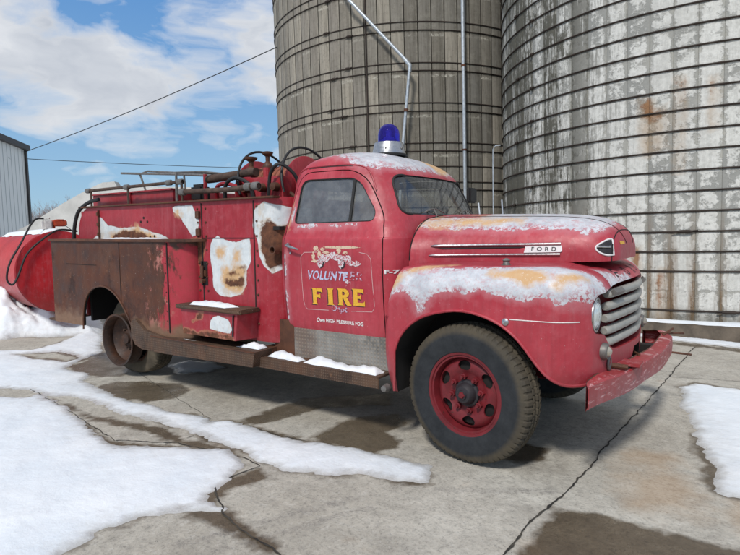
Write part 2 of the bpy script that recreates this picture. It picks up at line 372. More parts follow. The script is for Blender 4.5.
# ------------------------------------------------------------------ mesh helpers
def link(name, me, mat=None, parent=None):
    o = bpy.data.objects.new(name, me); COL.objects.link(o)
    if mat is not None:
        for m in (mat if isinstance(mat, (list, tuple)) else [mat]): me.materials.append(m)
    if parent is not None: o.parent = parent
    return o
def tag(o, label=None, cat=None, group=None, kind=None):
    for k, v in (('label', label), ('category', cat), ('group', group), ('kind', kind)):
        if v: o[k] = v
    return o
def empty(name, loc=(0, 0, 0), rot=(0, 0, 0)):
    o = bpy.data.objects.new(name, None); o.empty_display_size = .2
    o.location = loc; o.rotation_euler = rot; COL.objects.link(o); return o
def shade(me, ang=35):
    bm = bmesh.new(); bm.from_mesh(me)
    for f in bm.faces: f.smooth = True
    lim = rad(ang)
    for e in bm.edges:
        e.smooth = not (len(e.link_faces) == 2 and e.calc_face_angle(0) > lim) and len(e.link_faces) == 2
    bm.to_mesh(me); bm.free()
def pyd(v, f): 
    me = bpy.data.meshes.new('m'); me.from_pydata([tuple(x) for x in v], [], f); me.update(); return me
class MB:
    """collects shapes for one mesh"""
    def __init__(s): s.v = []; s.f = []; s.mi = []
    def add(s, v, f, mi=0):
        b = len(s.v); s.v += [tuple(x) for x in v]; s.f += [tuple(i + b for i in q) for q in f]; s.mi += [mi] * len(f); return s
    def box(s, x0, x1, y0, y1, z0, z1, mi=0, bev=0.):
        if bev > 0:
            bm = bmesh.new(); bmesh.ops.create_cube(bm, size=1)
            for v in bm.verts: v.co = Vector((x0 + (v.co.x + .5) * (x1 - x0), y0 + (v.co.y + .5) * (y1 - y0), z0 + (v.co.z + .5) * (z1 - z0)))
            bmesh.ops.bevel(bm, geom=bm.edges[:], offset=bev, segments=2, affect='EDGES')
            bm.verts.index_update(); s.add([v.co[:] for v in bm.verts], [[v.index for v in f.verts] for f in bm.faces], mi); bm.free(); return s
        v = [(x, y, z) for x in (x0, x1) for y in (y0, y1) for z in (z0, z1)]
        return s.add(v, [(0, 1, 3, 2), (4, 6, 7, 5), (0, 4, 5, 1), (2, 3, 7, 6), (0, 2, 6, 4), (1, 5, 7, 3)], mi)
    def tube(s, pts, r, n=10, mi=0, cap=True, closed=False, sq=None):
        P = [Vector(p) for p in pts]; N = len(P); rs = r if hasattr(r, '__len__') else [r] * N
        rings = []; up = Vector((0, 0, 1)); prev = None
        for i in range(N):
            if closed: d = (P[(i + 1) % N] - P[i - 1]).normalized()
            else: d = (P[min(i + 1, N - 1)] - P[max(i - 1, 0)]).normalized()
            if prev is None:
                a = d.cross(up)
                if a.length < .1: a = d.cross(Vector((1, 0, 0)))
            else:
                a = prev - d * prev.dot(d)
            a.normalize(); prev = a; b = d.cross(a)
            ry, rz = (rs[i], rs[i]) if sq is None else (rs[i], rs[i] * sq)
            rings.append([P[i] + a * (math.cos(2 * PI * k / n) * ry) + b * (math.sin(2 * PI * k / n) * rz) for k in range(n)])
        v = [x for R in rings for x in R]; f = []
        for i in range(N if closed else N - 1):
            j = (i + 1) % N
            for k in range(n): f.append((i * n + k, i * n + (k + 1) % n, j * n + (k + 1) % n, j * n + k))
        if cap and not closed: f += [tuple(range(n))[::-1], tuple((N - 1) * n + k for k in range(n))]
        return s.add(v, f, mi)
    def lathe(s, prof, origin=(0, 0, 0), axis='z', n=32, mi=0, mod=None, closed=False):
        """prof: (radius, along) pairs"""
        v = []; f = []; O = Vector(origin)
        for i, (r, h) in enumerate(prof):
            for k in range(n):
                a = 2 * PI * k / n; rr = r if mod is None else mod(i, k, r)
                c, q = rr * math.cos(a), rr * math.sin(a)
                v.append(O + (Vector((c, q, h)) if axis == 'z' else Vector((c, -h, q)) if axis == '-y' else Vector((c, h, q)) if axis == 'y' else Vector((h, c, q))))
        m = len(prof)
        for i in range(m if closed else m - 1):
            j = (i + 1) % m
            for k in range(n): f.append((i * n + k, i * n + (k + 1) % n, j * n + (k + 1) % n, j * n + k))
        return s.add(v, f, mi)
    def prism(s, poly, a0, a1, axis='y', mi=0):
        n = len(poly)
        def P(p, a): return (p[0], a, p[1]) if axis == 'y' else (a, p[0], p[1]) if axis == 'x' else (p[0], p[1], a)
        v = [P(p, a0) for p in poly] + [P(p, a1) for p in poly]
        f = [(i, (i + 1) % n, n + (i + 1) % n, n + i) for i in range(n)]
        tr = tessellate_polygon([[Vector((p[0], p[1], 0)) for p in poly]])
        f += [tuple(q) for q in tr] + [tuple(i + n for i in q[::-1]) for q in tr]
        return s.add(v, f, mi)
    def mesh(s, sm=35, fix=True):
        me = pyd(s.v, s.f)
        for p, i in zip(me.polygons, s.mi): p.material_index = i
        if fix:
            bm = bmesh.new(); bm.from_mesh(me); bmesh.ops.recalc_face_normals(bm, faces=bm.faces[:]); bm.to_mesh(me); bm.free()
        if sm: shade(me, sm)
        return me
    def build(s, name, mat, parent=None, sm=35): return link(name, s.mesh(sm), mat, parent)

def rpoly(pts, n=5):
    """polygon with rounded corners; pts: (x, y, r)"""
    out = []; N = len(pts)
    for i in range(N):
        p = Vector(pts[i][:2]); r = pts[i][2] if len(pts[i]) > 2 else 0
        if r <= 0: out.append(tuple(p)); continue
        a = (Vector(pts[i - 1][:2]) - p); b = (Vector(pts[(i + 1) % N][:2]) - p)
        ra = min(r, a.length * .48); rb = min(r, b.length * .48)
        A = p + a.normalized() * ra; B = p + b.normalized() * rb
        for k in range(n + 1):
            q = k / n; out.append(tuple(A * (1 - q) ** 2 + p * 2 * q * (1 - q) + B * q * q))
    return out
def catmull(pts, sub=6):
    P = [np.array(p, float) for p in pts]; out = []
    for i in range(len(P) - 1):
        p0, p1, p2, p3 = P[max(i - 1, 0)], P[i], P[i + 1], P[min(i + 2, len(P) - 1)]
        for k in range(sub):
            q = k / sub
            out.append(.5 * (2 * p1 + (p2 - p0) * q + (2 * p0 - 5 * p1 + 4 * p2 - p3) * q * q + (3 * p1 - p0 - 3 * p2 + p3) * q ** 3))
    out.append(P[-1]); return [tuple(x) for x in out]
def evalmesh(o):
    bpy.context.view_layer.update()
    dg = bpy.context.evaluated_depsgraph_get(); e = o.evaluated_get(dg)
    return bpy.data.meshes.new_from_object(e, preserve_all_data_layers=True, depsgraph=dg)
def boolean(me, cutters, mats, solver='EXACT'):
    """me minus/intersect cutter meshes, each (mesh, material or None, op)"""
    o = link('tmp', me, mats if not len(me.materials) else None); tmp = [o]
    for cm, cmat, op in cutters:
        c = link('tmpc', cm, cmat if cmat is not None else mats[0]); tmp.append(c)
        c.hide_render = True
        md = o.modifiers.new('b', 'BOOLEAN'); md.object = c; md.operation = op; md.solver = solver
        try: md.material_mode = 'TRANSFER'
        except Exception: pass
    r = evalmesh(o)
    for x in tmp: bpy.data.objects.remove(x)
    return r
def weld(me, d=1e-5):
    bm = bmesh.new(); bm.from_mesh(me); bmesh.ops.remove_doubles(bm, verts=bm.verts[:], dist=d)
    bmesh.ops.recalc_face_normals(bm, faces=bm.faces[:]); bm.to_mesh(me); bm.free(); return me
def bvh_of(me):
    return BVHTree.FromPolygons([v.co[:] for v in me.vertices], [tuple(p.vertices) for p in me.polygons])
def sheet(poly, step=.04):
    """flat triangulated polygon, cut on a grid so it can follow a curved surface"""
    bm = bmesh.new(); vs = [bm.verts.new((p[0], p[1], 0)) for p in poly]; f = bm.faces.new(vs)
    bmesh.ops.triangulate(bm, faces=[f])
    gridcut(bm, step); return bm
def gridcut(bm, step):
    xs = [v.co.x for v in bm.verts]; ys = [v.co.y for v in bm.verts]
    for ax, a, b in ((0, min(xs), max(xs)), (1, min(ys), max(ys))):
        n = int((b - a) / step)
        for i in range(1, n + 1):
            c = a + i * step; co = [0, 0, 0]; no = [0, 0, 0]; co[ax] = c; no[ax] = 1
            bmesh.ops.bisect_plane(bm, geom=bm.verts[:] + bm.edges[:] + bm.faces[:], plane_co=co, plane_no=no, dist=1e-5)
def conform(bm, bvh, O, U, V, D, off, thick=0.):
    O, U, V, D = map(Vector, (O, U, V, D)); last = None
    for v in bm.verts:
        p = O + U * v.co.x + V * v.co.y
        h = bvh.ray_cast(p - D * 3, D)
        t = (h[0] if h[0] is not None else None)
        if t is None: t = p + D * (last if last is not None else 0)
        else: last = (t - p).dot(D)
        v.co = t - D * off
    me = bpy.data.meshes.new('m')
    if thick:
        r = bmesh.ops.extrude_face_region(bm, geom=bm.faces[:])
        for g in r['geom']:
            if isinstance(g, bmesh.types.BMVert): g.co = g.co - D * thick
    bmesh.ops.recalc_face_normals(bm, faces=bm.faces[:])
    bm.to_mesh(me); bm.free()
    for p in me.polygons: p.use_smooth = True
    if thick: shade(me, 40)
    return me

def sdf(P, polys):
    """signed distance (positive inside) to the union of polygons"""
    P = np.asarray(P, float); best = np.full(len(P), -1e9)
    for poly in polys:
        q = np.asarray(poly, float); d2 = np.full(len(P), 1e18); ins = np.zeros(len(P), bool)
        for a, b in zip(q, np.roll(q, -1, 0)):
            e = b - a; w = P - a; L = max(e @ e, 1e-12)
            k = np.clip((w @ e) / L, 0, 1)[:, None]; dd = w - k * e; d2 = np.minimum(d2, (dd * dd).sum(1))
            c = ((a[1] <= P[:, 1]) & (b[1] > P[:, 1])) | ((b[1] <= P[:, 1]) & (a[1] > P[:, 1]))
            if abs(e[1]) > 1e-12: ins ^= c & (P[:, 0] < a[0] + (P[:, 1] - a[1]) / e[1] * e[0])
        best = np.maximum(best, np.where(ins, 1, -1) * np.sqrt(d2))
    return best
def setattr_f(me, name, vals):
    a = me.attributes.new(name, 'FLOAT', 'POINT'); a.data.foreach_set('value', np.asarray(vals, np.float32))
def coords(me):
    c = np.empty(len(me.vertices) * 3, np.float32); me.vertices.foreach_get('co', c); return c.reshape(-1, 3).astype(float)
def wear(o, name, polys, fn):
    """stores distance-to-patch on the vertices; fn maps xyz -> 2D; 1 = patch edge"""
    c = coords(o.data); d = sdf(fn(c), polys); setattr_f(o.data, name, 1 + np.clip(d, -.2, .2) / .2)
XZ = lambda c: c[:, [0, 2]]
XY = lambda c: c[:, [0, 1]]
def nearside(c, lim=0.):
    r = c[:, [0, 2]].copy(); r[c[:, 1] > lim] += 50; return r
def subdivide_long(me, L=.03):
    bm = bmesh.new(); bm.from_mesh(me)
    for _ in range(5):
        es = [e for e in bm.edges if e.calc_length() > L * 1.5]
        if not es: break
        bmesh.ops.subdivide_edges(bm, edges=es, cuts=1, use_grid_fill=True)
    bm.to_mesh(me); bm.free(); return me
def gridcut3(me, step, axes=(0, 2)):
    """slice all faces on a regular grid so vertex data can follow it"""
    bm = bmesh.new(); bm.from_mesh(me)
    for ax in axes:
        cs = [v.co[ax] for v in bm.verts]; a, b = min(cs), max(cs)
        for i in range(1, int((b - a) / step) + 1):
            co = [0, 0, 0]; no = [0, 0, 0]; co[ax] = a + i * step; no[ax] = 1
            bmesh.ops.bisect_plane(bm, geom=bm.verts[:] + bm.edges[:] + bm.faces[:], plane_co=co, plane_no=no, dist=1e-5)
    bm.to_mesh(me); bm.free(); return me

# ------------------------------------------------------------------ the truck
TAU = rad(1.181)
truck = empty('fire_truck', (0, 0, 0), (0, TAU, 0))
tag(truck, 'faded red vintage fire engine with rusty rear fender, parked before the silos', 'fire truck')

# --- cab ---------------------------------------------------------------
def ring(hw, xb, xf, rb, rf, bulge, z):
    pts = []
    def arc(cx, cy, r, a0, a1, n, ):
        for k in range(n + 1):
            a = a0 + (a1 - a0) * k / n; pts.append((cx + r * math.cos(a), cy + r * math.sin(a)))
    rb = min(rb, hw * .98); rf = min(rf, hw * .98)
    # start rear centre, go to near side (-y), front, far side
    for k in range(7): pts.append((xb, -(hw - rb) * k / 7))
    arc(xb + rb, -(hw - rb), rb, PI, 1.5 * PI, 7)
    L0, L1 = xb + rb, xf - rf
    for k in range(1, 28): pts.append((L0 + (L1 - L0) * k / 28, -hw))
    arc(xf - rf, -(hw - rf), rf, 1.5 * PI, 2 * PI, 7)
    for k in range(1, 10): pts.append((xf, -(hw - rf) + (hw - rf) * k / 10))
    half = pts[:]
    full = half + [(xf, 0)] + [(x, -y) for x, y in half[:0:-1]]
    out = []
    for x, y in full:
        front = max(0, min(1, (x - (L0 + L1) / 2) / max(.05, (xf - (L0 + L1) / 2))))
        out.append((x + bulge * (1 - (y / hw) ** 2) * front, y, z))
    return out
CAB = [(.70, .775, -1.74, -.60, .15, .16, .0), (.78, .805, -1.76, -.59, .15, .18, .0), (1.05, .83, -1.77, -.585, .15, .18, 0.),
       (1.30, .838, -1.775, -.58, .16, .18, 0.), (1.46, .835, -1.77, -.58, .16, .19, .0), (1.49, .822, -1.768, -.58, .16, .19, .0),
       (1.56, .802, -1.762, -.60, .17, .20, .02), (1.64, .78, -1.752, -.655, .18, .21, .09), (1.80, .742, -1.74, -.715, .2, .22, .10),
       (1.95, .708, -1.725, -.785, .21, .24, .10), (2.03, .683, -1.71, -.84, .23, .27, .09), (2.09, .648, -1.685, -.91, .26, .28, .08),
       (2.135, .59, -1.64, -.99, .28, .28, .06), (2.168, .49, -1.56, -1.07, .28, .24, .04), (2.188, .34, -1.46, -1.14, .2, .16, .02), (2.197, .12, -1.34, -1.22, .1, .08, 0)]
def cab_mesh(ins=0.):
    v = []; f = []; lv = catmull(CAB, 5); lv = [(l[1], l[2], l[3], l[4], l[5], l[6], l[0]) for l in lv]
    if ins: lv = [(max(.03, a - ins), b + ins, c - ins, d, e, g, max(.80, z - ins * (.3 if z < 2 else 1))) for a, b, c, d, e, g, z in lv if z > .8]
    R = [ring(*l) for l in lv]; n = len(R[0])
    for r in R: v += r
    for i in range(len(R) - 1):
        for k in range(n): f.append((i * n + k, i * n + (k + 1) % n, (i + 1) * n + (k + 1) % n, (i + 1) * n + k))
    f.append(tuple(range(n))[::-1]); f.append(tuple((len(R) - 1) * n + k for k in range(n)))
    return weld(pyd(v, f), 1e-4)
WIN = rpoly([(-1.585, 1.595, .05), (-1.560, 1.955, .09), (-.985, 1.945, .11), (-.80, 1.68, .04), (-.805, 1.605, .045)], 6)
DOOR = rpoly([(-1.665, .735, .07), (-1.665, 1.50, 0), (-1.635, 1.80, .1), (-1.57, 2.01, .13), (-.955, 2.005, .2), (-.745, 1.66, .12), (-.705, 1.50, 0), (-.705, .735, .03)], 6)
WS = rpoly([(-.655, 1.655, .09), (-.585, 1.965, .10), (.585, 1.965, .10), (.655, 1.655, .09)], 6)
RWIN = rpoly([(-.40, 1.62, .06), (-.40, 1.90, .06), (.40, 1.90, .06), (.40, 1.62, .06)], 5)
def grow(poly, d):
    c = np.array(poly); m = c.mean(0); n = len(c); out = []
    area = sum(c[i][0] * c[(i + 1) % n][1] - c[(i + 1) % n][0] * c[i][1] for i in range(n)); sg = 1 if area > 0 else -1
    for i in range(n):
        e = c[(i + 1) % n] - c[i - 1]; e = e / (np.linalg.norm(e) + 1e-9); out.append(tuple(c[i] + sg * d * np.array([e[1], -e[0]])))
    return out
def pm(poly, a0, a1, axis): return MB().prism(poly, a0, a1, axis).mesh(0)
outer = cab_mesh(); CABB = bvh_of(outer)
shell = boolean(outer.copy(), [(cab_mesh(.028), M['interior'], 'DIFFERENCE'),
    (pm(WIN, -1.2, 1.2, 'y'), M['rubberseal'], 'DIFFERENCE'), (pm(WS, -1.12, 0, 'x'), M['rubberseal'], 'DIFFERENCE'),
    (pm(RWIN, -2, -1.5, 'x'), M['rubberseal'], 'DIFFERENCE')], [M['paint']])
doors = []
for s in (-1, 1):
    a, b = (-1.2, -.45) if s < 0 else (.45, 1.2)
    d = boolean(shell.copy(), [(pm(DOOR, a, b, 'y'), M['rubberseal'], 'INTERSECT')], None)
    doors.append(d)
shell = boolean(shell, [(pm(grow(DOOR, .007), -1.2, -.45, 'y'), M['dark'], 'DIFFERENCE'), (pm(grow(DOOR, .007), .45, 1.2, 'y'), M['dark'], 'DIFFERENCE')], None)
shade(shell, 38)
cab = link('cab', shell, None, truck)
# roof primer where the red has worn off, orange rust toward the far front
ROOFW = [[(-1.80, 2.03), (-1.72, 2.08), (-1.6, 2.125), (-1.45, 2.152), (-1.30, 2.145), (-1.18, 2.115), (-1.08, 2.06), (-.98, 2.02), (-.86, 2.015), (-.4, 2.0), (-.4, 2.4), (-1.8, 2.4)]]
wear(cab, 'wht', ROOFW, XZ)
wear(cab, 'org', [[(-.72, .12), (-.80, .50), (-1.0, .52), (-1.05, .30), (-.90, .14)]], lambda c: np.where((c[:, 2] > 2.0)[:, None], c[:, [0, 1]], 50.))
wear(cab, 'rst', [[(9, 9), (9.1, 9), (9, 9.1)]], XZ)
for d, s in zip(doors, (-1, 1)):
    shade(d, 38)
    o = link('door', d, None, truck)
    wear(o, 'wht', [[(-1.66, .8), (-1.642, .8), (-1.642, 1.35), (-1.66, 1.35)], [(-1.62, 1.62), (-1.605, 1.62), (-1.60, 1.80), (-1.615, 1.80)], [(-1.55, 1.565), (-.95, 1.575), (-.95, 1.592), (-1.55, 1.584)]], XZ)
    wear(o, 'org', [[(-1.66, 1.55), (-1.635, 1.55), (-1.62, 1.85), (-1.65, 1.85)]], XZ)
    if s < 0: door = o
    # handle
    hy = s * .845
    h = MB().tube([(-1.60, hy, 1.425), (-1.60, hy + s * .03, 1.425), (-1.56, hy + s * .045, 1.418), (-1.49, hy + s * .045, 1.400), (-1.46, hy + s * .04, 1.392)], [.011, .011, .012, .009, .006], 8)
    h.lathe([(0, .0), (.018, .0), (.018, .012), (0, .012)], (-1.60, hy if s < 0 else hy, 1.425), '-y' if s < 0 else 'y', 14)
    h.build('door_handle', M['chrome'], o)
    MB().lathe([(0, 0), (.009, 0), (.009, .006), (0, .008)], (-1.585, hy - s * .006, 1.36), '-y' if s < 0 else 'y', 12).build('lock', M['chrome'], o)
    # glass: main pane and quarter light, with a dark divider
    for nm, poly in (('window', [p for p in WIN if p[0] < -1.03] ), ('quarter_light', [p for p in WIN if p[0] > -1.03])):
        if nm == 'window': poly = rpoly([(-1.585, 1.595, .05), (-1.560, 1.955, .09), (-1.035, 1.946), (-1.035, 1.598)], 6)
        else: poly = rpoly([(-1.015, 1.60), (-1.015, 1.946), (-.985, 1.945, .11), (-.80, 1.68, .04), (-.805, 1.605, .045)], 6)
        g = conform(sheet(poly, .06), CABB, (0, 0, 0), (1, 0, 0), (0, 0, 1), (0, -s, 0), -.016)
        link(nm, g, M['sideglass'], o)
    div = conform(sheet([(-1.036, 1.598), (-1.014, 1.598), (-1.014, 1.946), (-1.036, 1.946)], .05), CABB, (0, 0, 0), (1, 0, 0), (0, 0, 1), (0, -s, 0), -.014, .012)
    link('window_divider', div, M['rubberseal'], o)
    # rubber round the opening
    def onside(p, off): 
        h = CABB.ray_cast(Vector((p[0], s * 3, p[1])), Vector((0, -s, 0))); return h[0] + Vector((0, s * off, 0))
    MB().tube([onside(p, -.006) for p in grow(WIN, -.004)], .0042, 6, closed=True).build('window_seal', M['rubberseal'], o)
    # drip rail above the door
    path = catmull([(-1.70, 1.90), (-1.665, 1.99), (-1.58, 2.045), (-1.35, 2.058), (-1.12, 2.052), (-.98, 2.028), (-.90, 1.965), (-.83, 1.84)], 5)
    path = [onside(p, .004) for p in path]
    MB().tube(path, .0065, 6).build('drip_rail', M['paint'], cab)
    MB().tube([p + Vector((0, s * .001, -.013)) for p in path[:36]], .0045, 6).build('drip_rail_shadow_gap', M['rubberseal'], cab)
def onfront(p, off, B=CABB):
    h = B.ray_cast(Vector((2, p[0], p[1])), Vector((-1, 0, 0))); return h[0] + Vector((off, 0, 0))
ws = link('windshield', conform(sheet(grow(WS, -.002), .06), CABB, (0, 0, 0), (0, 1, 0), (0, 0, 1), (-1, 0, 0), -.012), M['glass'], truck)
MB().tube([onfront(p, .0) for p in grow(WS, -.004)], .009, 8, closed=True).build('windshield_seal', M['rubberseal'], ws)
link('rear_window', conform(sheet(RWIN, .06), CABB, (0, 0, 0), (0, 1, 0), (0, 0, 1), (1, 0, 0), -.015), M['sideglass'], truck)
for y0, y1 in ((-.42, -.14), (.16, .48)):
    w = MB(); a = onfront((y0 + .02, 1.635), .02)
    pts = [onfront((y0 + (y1 - y0) * k / 8, 1.672 + .030 * math.sin(PI * k / 8)), .022) for k in range(9)]
    w.tube(pts, .005, 6); w.tube([onfront(((y0 + y1) / 2, 1.62), .01), onfront(((y0 + y1) / 2, 1.65), .035), pts[4]], .006, 6)
    w.build('wiper', M['greypipe'], truck)
# interior
b = MB().box(-1.70, -1.22, -.70, .70, .95, 1.22, bev=.05).box(-1.70, -1.54, -.70, .70, 1.2, 1.66, bev=.05); b.build('seat_bench', M['interior'], truck)
b = MB().box(-.80, -.64, -.74, .74, 1.30, 1.60, bev=.03); b.build('dashboard', M['interior'], truck)
sw = MB(); c0 = Vector((-.98, .36, 1.62)); ax = Vector((-.55, 0, .83)).normalized(); u1 = Vector((0, 1, 0)); u2 = ax.cross(u1)
sw.tube([c0 + (u1 * math.cos(a) + u2 * math.sin(a)) * .21 for a in [2 * PI * k / 28 for k in range(28)]], .013, 8, closed=True)
for k in range(3):
    a = PI / 2 + 2 * PI * k / 3; sw.tube([c0, c0 + (u1 * math.cos(a) + u2 * math.sin(a)) * .21], .008, 6)
sw.tube([c0 + ax * .01, c0 - ax * .45], .02, 8); sw.build('steering_wheel', M['black'], truck)

# --- fenders and nose ----------------------------------------------------
def clip_outline():
    hw, xr, xf, rf, rr = .97, -.645, .72, .20, .13; pts = []
    def seg(a, b, n):
        for k in range(n): pts.append((a[0] + (b[0] - a[0]) * k / n, a[1] + (b[1] - a[1]) * k / n))
    def arc(cx, cy, r, a0, a1, n):
        for k in range(n): a = a0 + (a1 - a0) * k / n; pts.append((cx + r * math.cos(a), cy + r * math.sin(a)))
    seg((xr, 0), (xr, -(hw - rr)), 14); arc(xr + rr, -(hw - rr), rr, PI, 1.5 * PI, 8)
    seg((xr + rr, -hw), (xf - rf, -hw), 40); arc(xf - rf, -(hw - rf), rf, 1.5 * PI, 2 * PI, 14)
    seg((xf, -(hw - rf)), (xf, 0), 22)
    pts = pts + [(xf, 0)] + [(x, -y) for x, y in pts[:0:-1]]
    return [(x + (.155 * (1 - abs(y / .97) ** 1.5) * max(0, min(1, (x - .35) / .37)) ** 2), y) for x, y in pts]
def clip_mesh():
    P = np.array(clip_outline()); n = len(P)
    E = np.roll(P, -1, 0) - np.roll(P, 1, 0); N = np.stack([E[:, 1], -E[:, 0]], 1); N /= np.linalg.norm(N, axis=1)[:, None]
    if (N[0] @ P[0]) < 0: N = -N
    back = np.clip(-N[:, 0], 0, 1); front = np.clip(N[:, 0], 0, 1)
    # long fall toward the rear on the side too
    tail = np.clip((-.05 - P[:, 0]) / .6, 0, 1) ** 1.6
    Rxy = .15 + .10 * back + .03 * front; Rz = .165 + .17 * back + .13 * tail - .01 * front
    zt = 1.305 - .035 * tail - .02 * np.clip((P[:, 0] - .5) / .35, 0, 1) ** 2
    rings = []
    for z in np.arange(.40, .96, .028):
        k = max(0, (.72 - z) / .3); ins = .045 * k * k; rings.append(np.c_[P - N * ins, np.full(n, z)])
    zs = zt - Rz
    for q in (.25, .5, .75): rings.append(np.c_[P, .945 + (zs - .945) * q])
    for a in np.linspace(0, PI / 2, 13): rings.append(np.c_[P - N * (Rxy * (1 - math.cos(a)))[:, None], zs + Rz * math.sin(a)])
    T0 = rings[-1]; tgt = np.c_[np.clip(T0[:, 0], -.2, .5), T0[:, 1] * 0, np.full(n, 1.34)]
    for q in (.12, .25, .4, .6, .8): rings.append(T0 * (1 - q) + tgt * q)
    v = np.concatenate(rings); f = []
    for i in range(len(rings) - 1):
        for k in range(n): f.append((i * n + k, i * n + (k + 1) % n, (i + 1) * n + (k + 1) % n, (i + 1) * n + k))
    f.append(tuple(range(n))[::-1]); f.append(tuple((len(rings) - 1) * n + k for k in range(n)))
    return weld(pyd(v, f), 1e-4)
clip0 = clip_mesh(); CLB = bvh_of(clip0)
arch = catmull([(-.515, .70), (-.475, .80), (-.39, .90), (-.26, .975), (-.06, 1.02), (.10, 1.008), (.25, .955), (.37, .865), (.47, .745), (.55, .665), (.64, .622), (.74, .622), (.84, .66)], 3)
archp = [(-.52, .2)] + arch + [(1.2, .70), (1.2, .2)]
GR = [(-.815, 1.10), (-.80, .93), (-.74, .90), (-.67, .90), (-.62, .865), (-.56, .80), (-.48, .785)]
GR = [(-.815, 1.06)] + catmull([(-.815, 1.0), (-.79, .93), (-.72, .905), (-.655, .895), (-.60, .84), (-.53, .795), (-.42, .78)], 3)
GR = GR + [(-y, z) for y, z in GR[::-1]]
TOPG = catmull([(.815, 1.06), (.80, 1.11), (.74, 1.145), (.66, 1.15), (.60, 1.165), (.45, 1.192), (0, 1.205)], 3)
GR = GR + TOPG[1:] + [(-y, z) for y, z in TOPG[-2:0:-1]]
low = [(-.22, .2), (-.16, .66), (-.10, .738), (.10, .738), (.16, .66), (.22, .2)]
# grille recess follows the bowed front: cutter made of vertical slabs
def recess():
    v = []; f = []; n = len(GR)
    for x in (.70, 1.2): v += [(x - (.14 if x < 1 else 0) * (abs(p[0]) / .8) ** 1.5, p[0], p[1]) for p in GR]
    f = [(i, (i + 1) % n, n + (i + 1) % n, n + i) for i in range(n)]
    tr = tessellate_polygon([[Vector((p[0], p[1], 0)) for p in GR]])
    f += [tuple(q) for q in tr] + [tuple(i + n for i in q[::-1]) for q in tr]
    me = pyd(v, f); bm = bmesh.new(); bm.from_mesh(me); bmesh.ops.recalc_face_normals(bm, faces=bm.faces[:]); bm.to_mesh(me); bm.free(); return me
cuts = [(pm(archp, -1.3, -.50, 'y'), M['dark'], 'DIFFERENCE'), (pm(archp, .50, 1.3, 'y'), M['dark'], 'DIFFERENCE'),
        (pm([(-.516, .2), (-.516, .625), (1.3, .64), (1.3, .2)], -.52, .52, 'y'), M['dark'], 'DIFFERENCE'),
        (recess(), M['red2'], 'DIFFERENCE'), (pm(low, .62, 1.3, 'x'), M['dark'], 'DIFFERENCE'),
        (pm([(-.80, .58), (-.80, 1.16), (-.70, 1.16), (-.70, .58)][::-1], -.3, .3, 'y'), M['dark'], 'DIFFERENCE')]
clip = boolean(clip0.copy(), cuts, [M['paint']])
def slab(me, y0, y1):
    bm = bmesh.new(); bm.from_mesh(me)
    for y, sg in ((y0, -1), (y1, 1)):
        if y is None: continue
        g = bm.verts[:] + bm.edges[:] + bm.faces[:]
        bmesh.ops.bisect_plane(bm, geom=g, plane_co=(0, y, 0), plane_no=(0, sg, 0), clear_outer=True, dist=1e-6)
    r = bpy.data.meshes.new('m'); bm.to_mesh(r); bm.free()
    for m in me.materials: r.materials.append(m)
    return r
Qf = lambda c: np.c_[c[:, 0], np.abs(c[:, 1]) * -1 * -1 - c[:, 2]]      # runs over the crown: small inside-top, large at the lower outside
FW = [[(-.66, -.10), (-.58, -.13), (-.50, -.16), (-.42, -.15), (-.36, -.10), (-.33, .0), (-.27, -.02), (-.24, -.12), (-.12, -.17), (.02, -.17), (.15, -.19), (.26, -.15), (.40, -.13), (.50, -.17), (.60, -.15), (.67, -.19), (.73, -.27), (.79, -.38), (.84, -.52), (.72, -.57), (.56, -.56), (.32, -.46), (.05, -.415), (-.15, -.40), (-.35, -.42), (-.5, -.36), (-.62, -.22)]]
FO = [[(-.62, -.14), (-.52, -.24), (-.42, -.33), (-.20, -.42), (-.10, -.48), (-.3, -.46), (-.5, -.36), (-.63, -.20)], [(.12, -.33), (.26, -.27), (.42, -.26), (.52, -.31), (.50, -.38), (.34, -.41), (.16, -.38)], [(.57, -.25), (.66, -.33), (.71, -.44), (.66, -.44), (.58, -.35)]]
for nm, a, b in (('front_fender', None, -.565), ('front_fender', .565, None), ('nose_panel', -.562, .562)):
    me = slab(clip, a, b); shade(me, 40); o = link(nm, me, None, truck)
    if nm == 'nose_panel':
        wear(o, 'wht', [[(.70, -.56), (.90, -.56), (.93, -.2), (.84, -.12), (.80, -.3), (.76, -.42)], [(.88, .05), (.93, .05), (.93, .55), (.86, .5)]], lambda c: np.where((c[:, 2] > 1.16)[:, None], c[:, [0, 1]], 50.))
        nose = o
    else:
        wear(o, 'wht', FW, Qf); wear(o, 'org', FO, Qf)
        if a is None: fender = o
# rolled lip and crease on the fenders
for s, par in ((-1, fender),):
    lip = [Vector((x, s * .972, z)) for x, z in arch]
    lip = [Vector((p.x, s * (.97 - (.0 if p.z > .72 else .045 * ((.72 - p.z) / .3) ** 2)), p.z)) for p in lip]
    lip = [Vector((p.x, (CLB.ray_cast(Vector((p.x, s * 3, p.z + .004)), Vector((0, -s, 0)))[0] or p).y, p.z)) for p in lip]
    MB().tube([Vector((-.516, lip[0].y, .42))] + lip, .010, 8).build('fender_lip', M['paint'], par)
cr = [CLB.ray_cast(Vector((x, -3, .992 + .012 * (x - .3))), Vector((0, 1, 0)))[0] for x in np.linspace(.31, .70, 16)]
cr += [CLB.ray_cast(Vector((1.8, -2.1 + .0, 1.0)) + Vector((0, q, 0)), Vector((-.72, .69, 0)))[0] for q in np.linspace(-.0, .22, 6)] if False else []
MB().tube(cr, .0035, 6).build('fender_crease', M['lettering'], fender)
MB().lathe([(0, .0), (.02, .0), (.022, .008), (.012, .014), (0, .015)], (.285, -.968, .975), '-y', 16).build('side_marker', M['chrome'], fender)
